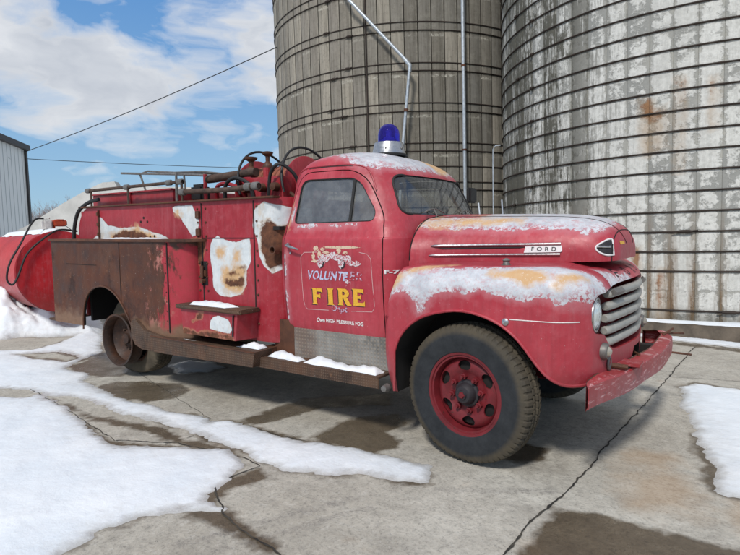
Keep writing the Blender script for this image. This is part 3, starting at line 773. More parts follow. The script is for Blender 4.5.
MB().lathe([(0, 0), (.055, 0), (.055, .006), (.025, .012), (.02, .03), (.026, .04), (.012, .052), (0, .055)], (.20, -.74, 1.298), 'z', 20).build('clearance_lamp_stub', M['greypipe'], fender)
MB().lathe([(0, 0), (.03, 0), (.03, .01), (.022, .05), (.0, .055)], (-.585, -.955, .43), '-y', 12).build('fender_end_cap', M['greypipe'], fender)

# grille bars
def front_x(y): return .72 + .155 * (1 - abs(y / .97) ** 1.5)
for k in range(5):
    z = .828 + k * .0755; w = .575 if k < 4 else .555; m = MB()
    ys = [-w] + list(np.linspace(-w + .012, w - .012, 22)) + [w]
    pts = [(front_x(y) - .030 - (.006 if abs(y) > w - .02 else 0), y, z + .012 * (1 - (y / w) ** 2)) for y in ys]
    rr = [.022, .029] + [.0305] * 20 + [.029, .022]
    m.tube(pts, rr, 14, sq=.92); m.build('grille_bar', M['grille'], truck)
MB().prism([(y, z) for y, z in GR], .660, .664, 'x').build('radiator_screen', M['dark'], truck) if False else None
m = MB()
for s in (-1, 1):
    m = MB().tube([(front_x(y) + .004, s * y, 1.145) for y in (.545, .50, .45, .40)], [.022, .024, .024, .022], 4, sq=1.)
    m.build('parking_lamp', M['greypipe'], truck)
    hx, hy, hz = .742, s * .705, 1.020
    h = MB().lathe([(.075, -.06), (.108, -.02), (.112, .0), (.106, .014), (.094, .016), (.092, .006)], (hx, hy, hz), 'x', 36); ho = h.build('headlight', M['chrome'], truck)
    MB().lathe([(.001, .036), (.03, .034), (.06, .026), (.082, .012), (.094, -.002), (.094, -.03), (.001, -.03)], (hx, hy, hz), 'x', 36).build('lens', M['lens'], ho)
    q = CLB.ray_cast(Vector((3, s * .665, .795)), Vector((-1, 0, 0)))[0]
    t0 = MB().lathe([(.001, -.02), (.052, -.02), (.054, .012), (.046, .028), (.034, .03)], tuple(q), 'x', 24).build('turn_lamp', M['greypipe'], truck)
    MB().lathe([(.034, .026), (.026, .042), (.012, .05), (.001, .052)], tuple(q), 'x', 20).build('lamp_glass', M['amber'], t0)
# tow hook ring in the apron
MB().tube([(front_x(-.57) - .0, -.575 + .032 * math.cos(a), .705 + .040 * math.sin(a)) for a in [2 * PI * k / 16 for k in range(16)]], .009, 8, closed=True).build('apron_hole_rim', M['greypipe'], nose)
MB().tube([(.60, -.57, .70), (.90, -.50, .675)], .016, 10).build('bumper_bracket_arm', M['rust'], truck)
MB().box(.5, .90, -.46, -.38, .56, .66).box(.5, .92, .38, .46, .56, .66).box(.55, .60, -.45, .45, .56, .72).build('frame_rail_ends', M['dark'], truck)

# bumper: curved channel
bp = catmull([(.775, -1.0), (.84, -.74), (.905, -.42), (.955, -.10), (.985, .25), (.995, .60), (.985, .90), (.94, 1.06), (.86, 1.13), (.76, 1.15)], 6)
m = MB(); n = len(bp); prof = [(-.075, .0), (-.072, .006), (0, .012), (.012, .020), (.016, .083), (.012, .146), (0, .156), (-.072, .162), (-.075, .168), (-.066, .156), (-.006, .148), (.006, .140), (.008, .083), (.006, .030), (-.006, .018), (-.066, .012)]
v = []
for i, (x, y) in enumerate(bp):
    a = np.array(bp[max(0, i - 1)]); b2 = np.array(bp[min(n - 1, i + 1)]); d = b2 - a; d /= np.linalg.norm(d); nx, ny = d[1], -d[0]
    zb = .505 - .012 * (i / n) + .006 * math.sin(i * .45)
    v += [(x + nx * q * (min(1, .08 + i / 7) if q < 0 else 1), y + ny * q * (min(1, .08 + i / 7) if q < 0 else 1), zb + z) for q, z in prof]
k = len(prof); f = [(i * k + j, i * k + (j + 1) % k, (i + 1) * k + (j + 1) % k, (i + 1) * k + j) for i in range(n - 1) for j in range(k)]
f += [tuple(range(k)), tuple((n - 1) * k + j for j in range(k))[::-1]]
mi = [1 if j in (7, 8, 9) else 0 for i in range(n - 1) for j in range(k)] + [0, 0]
m.add(v, f); m.mi = mi
bumper = m.build('bumper', [M['bumperred'], M['rust']], truck, 30)
for p, q in (((.90, .98, .655), (1.06, 1.10, .650)), ((.88, 1.0, .50), (1.12, 1.12, .47)), ((.80, .1, .67), (.90, -.08, .675)), ((.93, .86, .66), (.99, 1.0, .70))):
    MB().tube([p, q], .009, 8).build('bumper_bolt', M['rust'], bumper)
MB().box(.72, .96, -.44, -.30, .665, .685, bev=.004).build('bumper_apron_plate', M['bumperred'], bumper)

# --- hood -------------------------------------------------------------------
HX = [(-.80, .70, 1.655, 1.22), (-.70, .685, 1.652, 1.22), (-.60, .66, 1.650, 1.225), (-.45, .610, 1.648, 1.25), (-.25, .560, 1.645, 1.28), (0, .525, 1.641, 1.30), (.25, .505, 1.636, 1.315), (.45, .485, 1.627, 1.32), (.58, .465, 1.612, 1.322), (.67, .44, 1.590, 1.324), (.735, .405, 1.555, 1.326), (.775, .355, 1.512, 1.328), (.797, .30, 1.468, 1.330), (.805, .22, 1.43, 1.332)]
def hood_at(l, a):
    x, w, zt, zb = l; c, s2 = math.cos(a), math.sin(a); n = 2 / 3.1
    H = zt - zb; y = -w * (1 if c > 0 else -1) * abs(c) ** n; z = zb + H * abs(s2) ** n
    z += .012 * math.exp(-(y / .05) ** 2) * (1 if x < .75 else 0)
    # sides lean in a little above the trim
    return Vector((x, y * (1 - .05 * max(0, (z - 1.40) / .2)), z))
hl = catmull(HX, 6); v = []; n = 72
for l in hl:
    for k in range(n + 1): v.append(hood_at(l, PI * k / n))
N1 = n + 1; f = [(i * N1 + k, i * N1 + k + 1, (i + 1) * N1 + k + 1, (i + 1) * N1 + k) for i in range(len(hl) - 1) for k in range(n)]
f += [((i + 1) * N1, i * N1, i * N1 + n, (i + 1) * N1 + n) for i in range(len(hl) - 1)]
f.append(tuple((len(hl) - 1) * N1 + k for k in range(N1))); f.append(tuple(range(N1))[::-1])
hm = weld(pyd(v, f), 1e-5); HB = bvh_of(hm); shade(hm, 40)
hood = link('hood', hm, M['paint'], truck)
HW = [[(-.72, 1.60), (-.66, 1.568), (-.5, 1.555), (-.3, 1.545), (-.1, 1.535), (.1, 1.532), (.3, 1.535), (.45, 1.53), (.56, 1.52), (.64, 1.505), (.70, 1.52), (.72, 1.56), (.70, 1.70), (-.2, 1.70), (-.2, 1.625), (-.5, 1.63), (-.68, 1.63)]]
wear(hood, 'wht', HW, XZ)
wear(hood, 'org', [[(-.66, 1.60), (-.6, 1.578), (-.3, 1.570), (-.05, 1.575), (.15, 1.595), (.0, 1.612), (-.3, 1.617), (-.6, 1.615)]], XZ)
# bulge hides worn paint on top centre
def hpath(x, a): return hood_at(np.array(min(hl, key=lambda l: abs(l[0] - x))), a)
for a in (PI * .40, PI * .60):
    pts = [hood_at(l, a) for l in hl if l[0] > -.62]
    MB().tube(pts[:-2], .0035, 6).build('hood_seam', M['dark'], hood)
for s in (1,):
    i0 = min(range(len(hl)), key=lambda i: abs(hl[i][0] - .762))
    MB().tube([hood_at(hl[i0], PI * k / 40) + Vector((.001, 0, 0)) for k in range(0, 41)], .0035, 6).build('nose_seam', M['dark'], hood)
for sg in (-1, 1):
    pts = []
    for k in range(2, 34):
        a = PI * k / 72 if sg < 0 else PI - PI * k / 72; last = None
        for l in hl[::-1]:
            p = hood_at(l, a); h = CABB.ray_cast(Vector((3, p.y, p.z)), Vector((-1, 0, 0)))[0]
            if h is not None and p.x < h.x: break
            last = p
        if last is not None: pts.append(last + Vector((.002, sg * .001, .001)))
    MB().tube(pts, .0045, 6).build('hood_rear_seam', M['dark'], hood)
# side trim and badge
def hside(x, z, off=0., s=-1):
    h = HB.ray_cast(Vector((x, s * 3, z)), Vector((0, -s, 0)))[0]; return h + Vector((0, s * off, 0))
for s in (-1, 1):
    up = [hside(x, 1.420 + .018 * (x + .43) / .9, .006, s) for x in np.linspace(-.43, .47, 26)]
    lo = [hside(x, 1.352 + .018 * (x + .43) / .9, .006, s) for x in np.linspace(-.44, .47, 26)]
    tr = MB().tube(up, [.004] + [.014] * 25, 8, sq=.8).build('hood_trim', M['chrome'], hood)
    MB().tube(lo, [.003] + [.011] * 25, 8, sq=.8).build('hood_trim', M['chrome'], hood)
    MB().tube([hside(x, 1.400 + .018 * (x + .43) / .9, .0, s) for x in np.linspace(-.38, .24, 18)], [.002] + [.009] * 16 + [.002], 8, sq=.5).build('trim_gap', M['rubberseal'], hood)
    pl = conform(sheet(rpoly([(.235, 1.378), (.245, 1.428), (.475, 1.434, .02), (.485, 1.385, .02)], 4), .05), HB, (0, 0, 0), (1, 0, 0), (0, 0, 1), (0, -s, 0), .003, .005)
    link('badge_plate', pl, M['white'], hood)

# --- text and marks ---------------------------------------------------------
def text_bm(txt, box, skew=0., space=1., bold=0.):
    cu = bpy.data.curves.new('t', 'FONT'); cu.body = txt; cu.size = 1; cu.space_character = space; cu.offset = bold
    cu.resolution_u = 3
    o = bpy.data.objects.new('t', cu); COL.objects.link(o); me = evalmesh(o); bpy.data.objects.remove(o)
    bm = bmesh.new(); bm.from_mesh(me)
    xs = [v.co.x for v in bm.verts]; ys = [v.co.y for v in bm.verts]; x0, x1, y0, y1 = min(xs), max(xs), min(ys), max(ys)
    for v in bm.verts:
        q = (v.co.y - y0) / (y1 - y0)
        v.co = Vector((box[0] + (v.co.x - x0) / (x1 - x0) * (box[1] - box[0]) + skew * q * (box[3] - box[2]), box[2] + q * (box[3] - box[2]), 0))
    bmesh.ops.triangulate(bm, faces=bm.faces[:]); return bm
def text_on(name, txt, box, mat, parent, bvh, D=(0, 1, 0), U=(1, 0, 0), off=.003, skew=0., space=1., bold=0., O=(0, 0, 0), thick=0.):
    bm = text_bm(txt, box, skew, space, bold); gridcut(bm, .06)
    return link(name, conform(bm, bvh, O, U, (0, 0, 1), D, off, thick), mat, parent)
def poly_on(name, polys, mat, parent, bvh=None, D=(0, 1, 0), U=(1, 0, 0), off=.003, O=(0, 0, 0), step=.06, thick=0.):
    bvh = bvh or CABB
    big = bmesh.new()
    for p in polys:
        b = sheet(p, step); me = bpy.data.meshes.new('q'); b.to_mesh(me); b.free(); big.from_mesh(me)
    return link(name, conform(big, bvh, O, U, (0, 0, 1), D, off, thick), mat, parent)
def strokes(path, w):
    l, r = [], []
    for i in range(len(path)):
        d = (Vector(path[min(i + 1, len(path) - 1)]) - Vector(path[max(i - 1, 0)])).normalized(); nn = Vector((-d.y, d.x)) * w / 2
        l.append(tuple(Vector(path[i]) - nn)); r.append(tuple(Vector(path[i]) + nn))
    return [l + r[::-1]]
for s in (-1, 1):
    D = (0, -s, 0)
    dr = door if s < 0 else [o for o in truck.children if o.name.startswith('door') and o is not door][0]
    if s > 0: continue
    # western capitals
    def glyph(ch):
        W = 1.0
        if ch == 'F': return [[(.0, 0), (.52, 0), (.46, .14), (.46, 1.26), (.52, 1.4), (.0, 1.4), (.10, 1.26), (.10, .14)][::-1], [(.45, 1.12), (.86, 1.12), (1.0, 1.0), (1.0, 1.4), (.45, 1.4)][::-1], [(.45, .62), (.70, .62), (.80, .50), (.80, 1.0), (.70, .86), (.45, .86)][::-1]]
        if ch == 'I': return [[(.1, 0), (.72, 0), (.62, .14), (.62, 1.26), (.72, 1.4), (.1, 1.4), (.20, 1.26), (.20, .14)][::-1]]
        if ch == 'R': return [[(.0, 0), (.52, 0), (.44, .14), (.44, 1.26), (.44, 1.4), (.0, 1.4), (.10, 1.26), (.10, .14)][::-1],
                              [(.43, 1.16), (.62, 1.14), (.66, 1.02), (.62, .88), (.43, .86), (.43, .62), (.72, .64), (.98, .80), (1.04, 1.04), (.96, 1.26), (.74, 1.4), (.43, 1.4)][::-1],
                              [(.50, .64), (.72, .12), (.84, .0), (1.2, .0), (1.2, .12), (1.1, .16), (.86, .68)][::-1]]
        if ch == 'E': return [[(.0, 0), (.48, 0), (.46, .14), (.46, 1.26), (.48, 1.4), (.0, 1.4), (.10, 1.26), (.10, .14)][::-1], [(.45, 1.12), (.84, 1.12), (.98, 1.0), (.98, 1.4), (.45, 1.4)][::-1],
                              [(.45, .60), (.66, .60), (.76, .48), (.76, .98), (.66, .84), (.45, .84)][::-1], [(.45, 0), (1.06, 0), (1.06, .44), (.92, .28), (.45, .28)][::-1]]
    x = -1.372; H = .130; sc = H / 1.4; gold = []; sh = []
    for ch, adv in (('F', 1.55), ('I', 1.22), ('R', 1.52), ('E', 1.2)):
        for p in glyph(ch):
            tl = (x + 1.365) * .035
            gold.append([(x + a * sc * 1.18, .958 + tl + b * sc) for a, b in p]); sh.append([(x + a * sc * 1.18 - .010, .952 + tl + b * sc) for a, b in p])
        x += adv * sc
    poly_on('lettering_shadow', sh, M['blackpaint'], dr, off=.0022)
    poly_on('lettering', gold, M['gold'], dr, off=.0045)
    text_on('lettering', 'VOLUNTE', (-1.42, -1.02, 1.155, 1.228), M['pale'], dr, CABB, skew=.25, bold=.03, space=1.1)
    text_on('lettering', 'ER', (-.995, -.875, 1.165, 1.230), M['faint'], dr, CABB, skew=.25, bold=.01, space=1.1)
    text_on('lettering', 'Dept.', (-1.185, -1.02, .898, .962), M['faint'], dr, CABB, skew=.2, bold=.02)
    text_on('lettering', 'Own', (-1.345, -1.262, .815, .850), M['lettering'], dr, CABB, skew=.25, bold=.03)
    text_on('lettering', 'HIGH PRESSURE FOG', (-1.245, -.885, .818, .848), M['lettering'], dr, CABB, bold=.035, space=1.05)
    # pinstripe frame with clipped corners, broken at the top and bottom
    fr = [[(-1.31, 1.372), (-1.44, 1.368), (-1.475, 1.335), (-1.475, 1.29), (-1.465, .98), (-1.452, .93), (-1.43, .912), (-1.21, .918)], [(-.99, .926), (-.80, .935), (-.775, .965), (-.775, 1.0), (-.795, 1.33), (-.83, 1.365), (-.90, 1.376)]]
    for pth in fr: poly_on('pinstripe', strokes(pth, .005), M['stripe'], dr, off=.0015)
    # what is left of the painted engine
    R2 = random.Random(3)
    def blob(cx, cz, rx, rz, n=16, j=.35): return [(cx + rx * math.cos(2 * PI * k / n) * (1 + R2.uniform(-j, j)), cz + rz * math.sin(2 * PI * k / n) * (1 + R2.uniform(-j, j))) for k in range(n)]
    cr, wh = [], []
    cr += [[(-1.24, 1.405), (-.99, 1.400), (-.88, 1.413), (-.99, 1.424), (-1.24, 1.418)]]
    for cx, cz, rx, rz in ((-1.315, 1.40, .026, .022), (-1.28, 1.36, .02, .028), (-1.33, 1.30, .03, .012), (-1.25, 1.395, .022, .014), (-1.20, 1.345, .014, .02), (-1.22, 1.372, .03, .012), (-1.09, 1.385, .018, .022), (-1.03, 1.37, .024, .014), (-1.12, 1.35, .014, .016), (-1.345, 1.345, .015, .03)): cr.append(blob(cx, cz, rx, rz))
    for cx, cz, rx, rz in ((-1.24, 1.325, .055, .030), (-1.15, 1.345, .04, .030), (-1.08, 1.325, .05, .028), (-1.00, 1.325, .035, .03), (-.95, 1.292, .055, .022), (-1.29, 1.29, .02, .02), (-1.035, 1.20, .024, .020), (-1.01, 1.15, .022, .014)): wh.append(blob(cx, cz, rx, rz))
    for cx in (-1.265, -1.06):
        ringp = [(cx + .034 * math.cos(2 * PI * k / 18), 1.285 + .036 * math.sin(2 * PI * k / 18)) for k in range(14)]
        wh += strokes(ringp, .006)
    for q_ in cr: poly_on('painted_engine_fragment', [q_], M['cream'], dr, off=.0018)
    for q_ in wh: poly_on('painted_engine_fragment', [q_], M['chalk'], dr, off=.0026)
    for q_ in (-1.24, -1.035): poly_on('painted_wheel_arc', strokes([(q_, 1.30), (q_ - .01, 1.262), (q_ - .035, 1.252)], .012), M['blackpaint'], dr, off=.0034)
text_on('lettering', 'FORD', (.285, .445, 1.392, 1.418), M['blackpaint'], hood, HB, space=1.7, off=.0095, bold=.01)
text_on('emblem', 'F-7', (-.685, -.600, 1.222, 1.252), M['white'], cab, CABB, bold=.03, off=.001, thick=.006)
# letters stamped on the nose lip
for ch, y in (('F', -.33), ('O', -.11), ('R', .10), ('D', .32)):
    q = CLB.ray_cast(Vector((2, y, 1.245)), Vector((-1, 0, 0)))[0]
    bm = text_bm(ch, (y - .036, y + .036, 1.225, 1.272)); gridcut(bm, .04)
    link('lettering', conform(bm, CLB, (0, 0, 0), (0, 1, 0), (0, 0, 1), (-1, 0, 0), .003), M['blackpaint'], nose)
# chrome vents on the nose corners
for s in (-1, 1):
    D = Vector((-.62, -s * .785, 0)); U = Vector((.785, s * -.62 * 1, 0)) if s > 0 else Vector((.785, .62, 0))
    U = Vector((.785, -s * .62, 0)); O = Vector((.735, s * .40, 1.415))
    shp = rpoly([(.055, -.050), (.055, .052, .01), (.02, .052, .02), (-.065, .012, .05), (-.065, -.02, .05), (-.01, -.050, .03)], 5)
    if s > 0: pass
    poly_on('nose_vent', [grow(shp, .0)], M['blackpaint'], hood, HB, tuple(D), tuple(U), .002, tuple(O), .03)
    rim = [HB.ray_cast(O + U * p[0] + Vector((0, 0, p[1])) - D * 2, D)[0] - D * .003 for p in shp]
    MB().tube(rim, .0058, 8, closed=True).build('vent_rim', M['white'], hood)
    bar = [HB.ray_cast(O + U * q + Vector((0, 0, .004)) - D * 2, D)[0] - D * .006 for q in (-.06, -.03, 0, .03)]
    MB().tube(bar, .008, 8).build('vent_bar', M['chrome'], hood)
q = HB.ray_cast(Vector((3, -.24, 1.44)), Vector((-1, 0, 0)))[0]
if q is not None: poly_on('nose_tape', [[(-.27, 1.432), (-.17, 1.432), (-.17, 1.452), (-.27, 1.452)]], M['gold'], hood, HB, (-1, 0, 0), (0, 1, 0), .002)

# --- beacon -----------------------------------------------------------------
bz = 2.182; bx = -1.165
be = MB().lathe([(.001, 0), (.158, 0), (.160, .012), (.150, .02)], (bx, 0, bz), 'z', 40).build('beacon_gasket', M['black'], truck)
be2 = MB().lathe([(.001, .018), (.148, .018), (.146, .03), (.130, .105), (.124, .118), (.108, .124), (.001, .124)], (bx, 0, bz), 'z', 40).build('beacon_base', M['chrome'], truck)
MB().lathe([(.096, .124), (.097, .185), (.090, .222), (.074, .252), (.047, .273), (.018, .281), (.001, .282)], (bx, 0, bz), 'z', 40).build('beacon_dome', M['blue'], be2)
MB().lathe([(.001, .125), (.07, .125), (.05, .15), (.02, .17), (.02, .22), (.001, .23)], (bx, 0, bz), 'z', 20).build('reflector', M['galv'], be2)
for a in (-1.2, -.1, 1.0):
    MB().lathe([(.001, 0), (.012, 0), (.01, .006), (.001, .008)], (bx + .139 * math.cos(a), .139 * math.sin(a), bz + .06), 'x', 10).build('screw', M['greypipe'], be2)

# far side mirror
m = MB().tube([(-.72, .83, 1.55), (-.74, 1.02, 1.62), (-.78, 1.06, 1.80)], .009, 8); mo = m.build('mirror_arm', M['galv'], truck)
MB().box(-.86, -.81, .94, 1.10, 1.80, 1.95, bev=.015).build('mirror', M['black'], mo)
MB().tube([(-.60, .80, 1.60), (-.50, 1.0, 1.68), (-.52, 1.02, 1.82)], .008, 8).build('antenna_stay', M['galv'], truck)

# --- wheels -----------------------------------------------------------------
def tyre_mesh(R=.465, W=.225, rim=.262, lugs=66, per=6):
    n = lugs * per
    prof = [(rim, -W * .34), (rim + .012, -W * .42), (rim + .05, -W * .47), (rim + .10, -W * .50), (R - .075, -W * .495), (R - .045, -W * .475), (R - .024, -W * .44), (R - .010, -W * .385),
            (R - .004, -W * .30), (R, -W * .22), (R, -W * .20), (R - .012, -W * .185), (R - .012, -W * .165), (R, -W * .15), (R + .002, -.02), (R - .01, -.012), (R - .01, .012), (R + .002, .02), (R, W * .15), (R - .012, W * .165), (R - .012, W * .185),
            (R, W * .2), (R, W * .22), (R - .004, W * .3), (R - .010, W * .385), (R - .024, W * .44), (R - .075, W * .495), (rim + .10, W * .5), (rim + .02, W * .45), (rim, W * .34)]
    m = len(prof)
    def mod(i, k, r):
        ph = k % per
        if 5 <= i <= 9 or 20 <= i <= 25: return r - (.008 if ph in (0, 1) else 0)
        if 10 <= i <= 19: return r - (.007 if (k + 3) % per == 0 else 0)
        return r
    mb = MB().lathe(prof, (0, 0, 0), '-y', n, mod=mod); me = mb.mesh(28)
    c = coords(me); rr = np.hypot(c[:, 0], c[:, 2]); setattr_f(me, 'tread', np.clip((rr - (R - .085)) / .05, 0, 1)); return me
def flat(me, amt, R=.465, w=.09):
    for v in me.vertices:
        if v.co.z < -R + w:
            k = (-R + w - v.co.z) / w; v.co.z += amt * k; v.co.y *= 1 + .10 * k
    return me
def rim_front():
    prof = [(.262, -.085), (.286, -.085), (.288, -.090), (.284, -.097), (.262, -.094), (.255, -.080), (.245, -.03), (.240, .02), (.262, .085), (.286, .09), (.262, .096), (.235, .03), (.234, -.01), (.245, -.085)]
    return MB().lathe([(r, -y) for r, y in prof], (0, 0, 0), '-y', 96, closed=True).mesh(40)
def disc_mesh():
    prof = [(.244, .018), (.232, .035), (.215, .052), (.19, .060), (.165, .058), (.140, .045), (.128, .040), (.06, .040), (.06, .030), (.125, .030), (.14, .035), (.165, .048), (.19, .050), (.21, .042), (.226, .025), (.238, .010)]
    me = MB().lathe(prof, (0, 0, 0), '-y', 96, closed=True).mesh(0)
    cs = []
    for k in range(6):
        a = rad(35 + 60 * k); cx, cz = .186 * math.cos(a), .186 * math.sin(a); q = MB()
        pts = []
        for j in range(20):
            b = 2 * PI * j / 20; ra, rt = .034 * math.cos(b), .049 * math.sin(b)
            pts.append((cx + ra * math.cos(a) - rt * math.sin(a), cz + ra * math.sin(a) + rt * math.cos(a)))
        cs.append((q.prism(pts, -.2, .2, 'y').mesh(0), M['wheelred'], 'DIFFERENCE'))
    r = boolean(me, cs, [M['wheelred']]); shade(r, 40); return r
tm = tyre_mesh(); rm = rim_front(); dm = disc_mesh()
def front_wheel(s):
    w = empty('front_wheel', (0, s * .83, .462), (0, 0, rad(-8 if s < 0 else 172))); w.parent = truck
    t2 = flat(tm.copy(), .012)
    link('tyre', t2, M['tyre'], w); link('rim', rm.copy(), M['wheelred'], w)
    d = link('wheel_disc', dm.copy(), None, w)
    h = MB().lathe([(.001, .118), (.030, .118), (.034, .108), (.052, .105), (.066, .09), (.074, .06), (.088, .055), (.092, .035)], (0, 0, 0), '-y', 32)
    h.build('hub', M['blackpaint'], w)
    MB().lathe([(.001, .128), (.018, .128), (.024, .119), (.026, .112)], (0, 0, 0), '-y', 6).build('hub_cap', M['wheelred'], w)
    for k in range(8):
        a = 2 * PI * k / 8 + .2
        MB().lathe([(.001, .086), (.011, .086), (.013, .078), (.013, .068), (.021, .066), (.021, .038)], (.113 * math.cos(a), 0, .113 * math.sin(a)), '-y', 6).build('wheel_nut', M['wheelred'], w)
    MB().lathe([(.001, -.02), (.20, -.02), (.21, .02), (.10, .035), (.001, .035)], (0, 0, 0), '-y', 24).build('brake_drum', M['dark'], w)
    return w
front_wheel(-1); front_wheel(1)
def rear_wheel(s):
    w = empty('rear_wheel', (-4.0, 0, .405), (0, 0, 0 if s < 0 else PI)); w.parent = truck
    # outer rim without its tyre
    prof = [(.258, .93), (.276, .932), (.279, .925), (.274, .918), (.256, .915), (.254, .90), (.245, .88), (.245, .85), (.258, .815), (.276, .810), (.276, .802), (.252, .804), (.237, .84), (.237, .88), (.246, .905)]
    MB().lathe([(r, h) for r, h in prof], (0, 0, 0), '-y', 72, closed=True).build('bare_rim', M['rimrust'], w)
    MB().lathe([(.240, .83), (.20, .78), (.15, .76), (.13, .77), (.12, .775), (.09, .775), (.085, .80), (.06, .81), (.055, .835), (.001, .838)], (0, 0, 0), '-y', 48).build('wheel_disc', M['rimrust'], w)
    for k in range(8):
        a = 2 * PI * k / 8
        MB().lathe([(.001, .80), (.012, .80), (.014, .775)], (.115 * math.cos(a), 0, .115 * math.sin(a)), '-y', 6).build('wheel_nut', M['pipe'], w)
    it = flat(tm.copy(), .075, w=.22)
    o = link('tyre', it, M['tyretan'], w); o.location = (0, -.64, 0)
    o = link('rim', rm.copy(), M['rust'], w); o.location = (0, -.64, 0)
    MB().lathe([(.001, .2), (.20, .2), (.21, .50), (.235, .56), (.235, .60), (.15, .62), (.001, .62)], (0, 0, 0), '-y', 32).build('brake_drum', M['dark'], w)
rear_wheel(-1); rear_wheel(1)
MB().tube([(-4.0, -.60, .405), (-4.0, .60, .405)], [.055, .055], 14).lathe([(.001, -.17), (.10, -.15), (.17, 0), (.10, .15), (.001, .17)], (-4.0, 0, .405), 'x', 20).build('rear_axle', M['dark'], truck)
MB().tube([(0, -.70, .42), (0, .70, .42)], .045, 10).build('front_axle', M['dark'], truck)
MB().box(-5.0, .6, -.44, -.37, .58, .78).box(-5.0, .6, .37, .44, .58, .78).box(-3.2, -2.0, -.3, .3, .45, .8).box(-1.4, -.3, -.25, .25, .45, .85).box(-3.2, -3.12, -.44, .44, .60, .74).build('chassis', M['dark'], truck)

# --- rear body ---------------------------------------------------------------
yb = .85
def side_wall(s):
    """near wall with its rounded front corner: strip along the plan path"""
    path = [(-4.80 + .05 * k, -yb) for k in range(int((4.80 - 1.90) / .05) + 1)]
    path += [(-1.90 + .22 * math.sin(a), -yb + .22 * (1 - math.cos(a))) for a in np.linspace(0, PI / 2, 12)[1:]]
    path += [(-1.68, -.55), (-1.68, -.45)]
    zs = list(np.arange(.60, 1.825, .03)) + [1.825]
    v = []; f = []
    for x, y in path:
        for z in zs:
            xx = x
            # rear upper corner is rounded in side view
            lim = -4.80 if z < 1.50 else -4.80 + .26 * (1 - math.sqrt(max(0, 1 - ((z - 1.50) / .325) ** 2)))
            v.append((max(xx, lim), y * -s if s > 0 else y, z))
    nz = len(zs)
    f = [(i * nz + j, (i + 1) * nz + j, (i + 1) * nz + j + 1, i * nz + j + 1) for i in range(len(path) - 1) for j in range(nz - 1)]
    me = pyd(v, f); bm = bmesh.new(); bm.from_mesh(me); bmesh.ops.remove_doubles(bm, verts=bm.verts[:], dist=1e-5)
    r = bmesh.ops.extrude_face_region(bm, geom=bm.faces[:])
    for g in r['geom']:
        if isinstance(g, bmesh.types.BMVert): g.co.y += -s * .025; g.co.x -= 0 if g.co.x < -1.9 else .025 * min(1, (g.co.x + 1.9) / .2)
    bmesh.ops.recalc_face_normals(bm, faces=bm.faces[:]); bm.to_mesh(me); bm.free(); shade(me, 35)
    a_ = catmull([(-4.87, .50), (-4.86, .72), (-4.84, 1.02), (-4.45, 1.03), (-4.07, 1.02), (-3.90, .99), (-3.70, .90), (-3.56, .74), (-3.40, .50)], 4)
    c_ = pm([(-4.88, .3)] + a_ + [(-3.38, .3)], -1., -.7, 'y') if s < 0 else pm([(-4.88, .3)] + a_ + [(-3.38, .3)], .7, 1., 'y')
    me = boolean(me, [(c_, M['dark'], 'DIFFERENCE')], [M['redbody']]); shade(me, 35)
    return link('body_side', me, None, truck)
side = side_wall(-1); side2 = side_wall(1)
SW = [[(-3.09, 1.785), (-2.79, 1.79), (-2.70, 1.63), (-2.73, 1.52), (-2.80, 1.50), (-2.90, 1.60), (-2.98, 1.69), (-3.07, 1.73)],
      [(-4.50, 1.47), (-4.40, 1.52), (-4.38, 1.70), (-4.33, 1.71), (-4.20, 1.62), (-3.95, 1.585), (-3.65, 1.60), (-3.45, 1.55), (-3.20, 1.50), (-3.1, 1.43), (-4.5, 1.40)],
      [(-2.545, 1.46), (-2.45, 1.50), (-2.36, 1.47), (-2.21, 1.445), (-2.12, 1.465), (-2.04, 1.475), (-2.03, 1.30), (-2.09, 1.20), (-2.10, 1.08), (-2.16, 1.00), (-2.30, .955), (-2.44, .965), (-2.53, 1.02), (-2.535, 1.20), (-2.56, 1.32)],
      [(-1.99, 1.70), (-1.93, 1.77), (-1.86, 1.79), (-1.78, 1.765), (-1.70, 1.74), (-1.64, 1.72), (-1.64, 1.36), (-1.72, 1.23), (-1.80, 1.18), (-1.88, 1.25), (-1.93, 1.33), (-1.95, 1.46), (-2.00, 1.58)]]
side_fn = lambda c: nearside(c, -.3)
wear(side, 'wht', SW, side_fn)
wear(side, 'rst', [[(-1.93, 1.62), (-1.87, 1.58), (-1.82, 1.64), (-1.76, 1.58), (-1.66, 1.62), (-1.64, 1.34), (-1.74, 1.255), (-1.80, 1.215), (-1.86, 1.27), (-1.90, 1.36), (-1.92, 1.48)],
                   [(-4.15, 1.40), (-4.1, 1.50), (-3.9, 1.56), (-3.7, 1.55), (-3.5, 1.50), (-3.3, 1.45), (-3.2, 1.40)],
                   [(-2.24, 1.225), (-2.10, 1.24), (-2.10, 1.21), (-2.24, 1.20)], [(-2.34, 1.17), (-2.14, 1.185), (-2.16, 1.155), (-2.34, 1.14)], [(-2.36, 1.11), (-2.20, 1.12), (-2.13, 1.16), (-2.11, 1.06), (-2.30, 1.045), (-2.37, 1.075)] , [(-2.84, 1.46), (-2.60, 1.46), (-2.64, 1.36), (-2.70, 1.22), (-2.78, 1.30), (-2.80, 1.40)]], side_fn)
wear(side, 'org', [[(-2.46, 1.40), (-2.36, 1.40), (-2.37, 1.30), (-2.46, 1.31)], [(-2.24, 1.38), (-2.17, 1.38), (-2.17, 1.28), (-2.25, 1.28)], [(-2.42, 1.24), (-2.30, 1.22), (-2.12, 1.24), (-2.11, 1.02), (-2.40, 1.00)], [(-3.04, 1.77), (-2.96, 1.77), (-2.94, 1.68), (-3.02, 1.70)], [(-4.2, 1.40), (-4.2, 1.52), (-3.7, 1.59), (-3.3, 1.48), (-3.2, 1.40)]], side_fn)
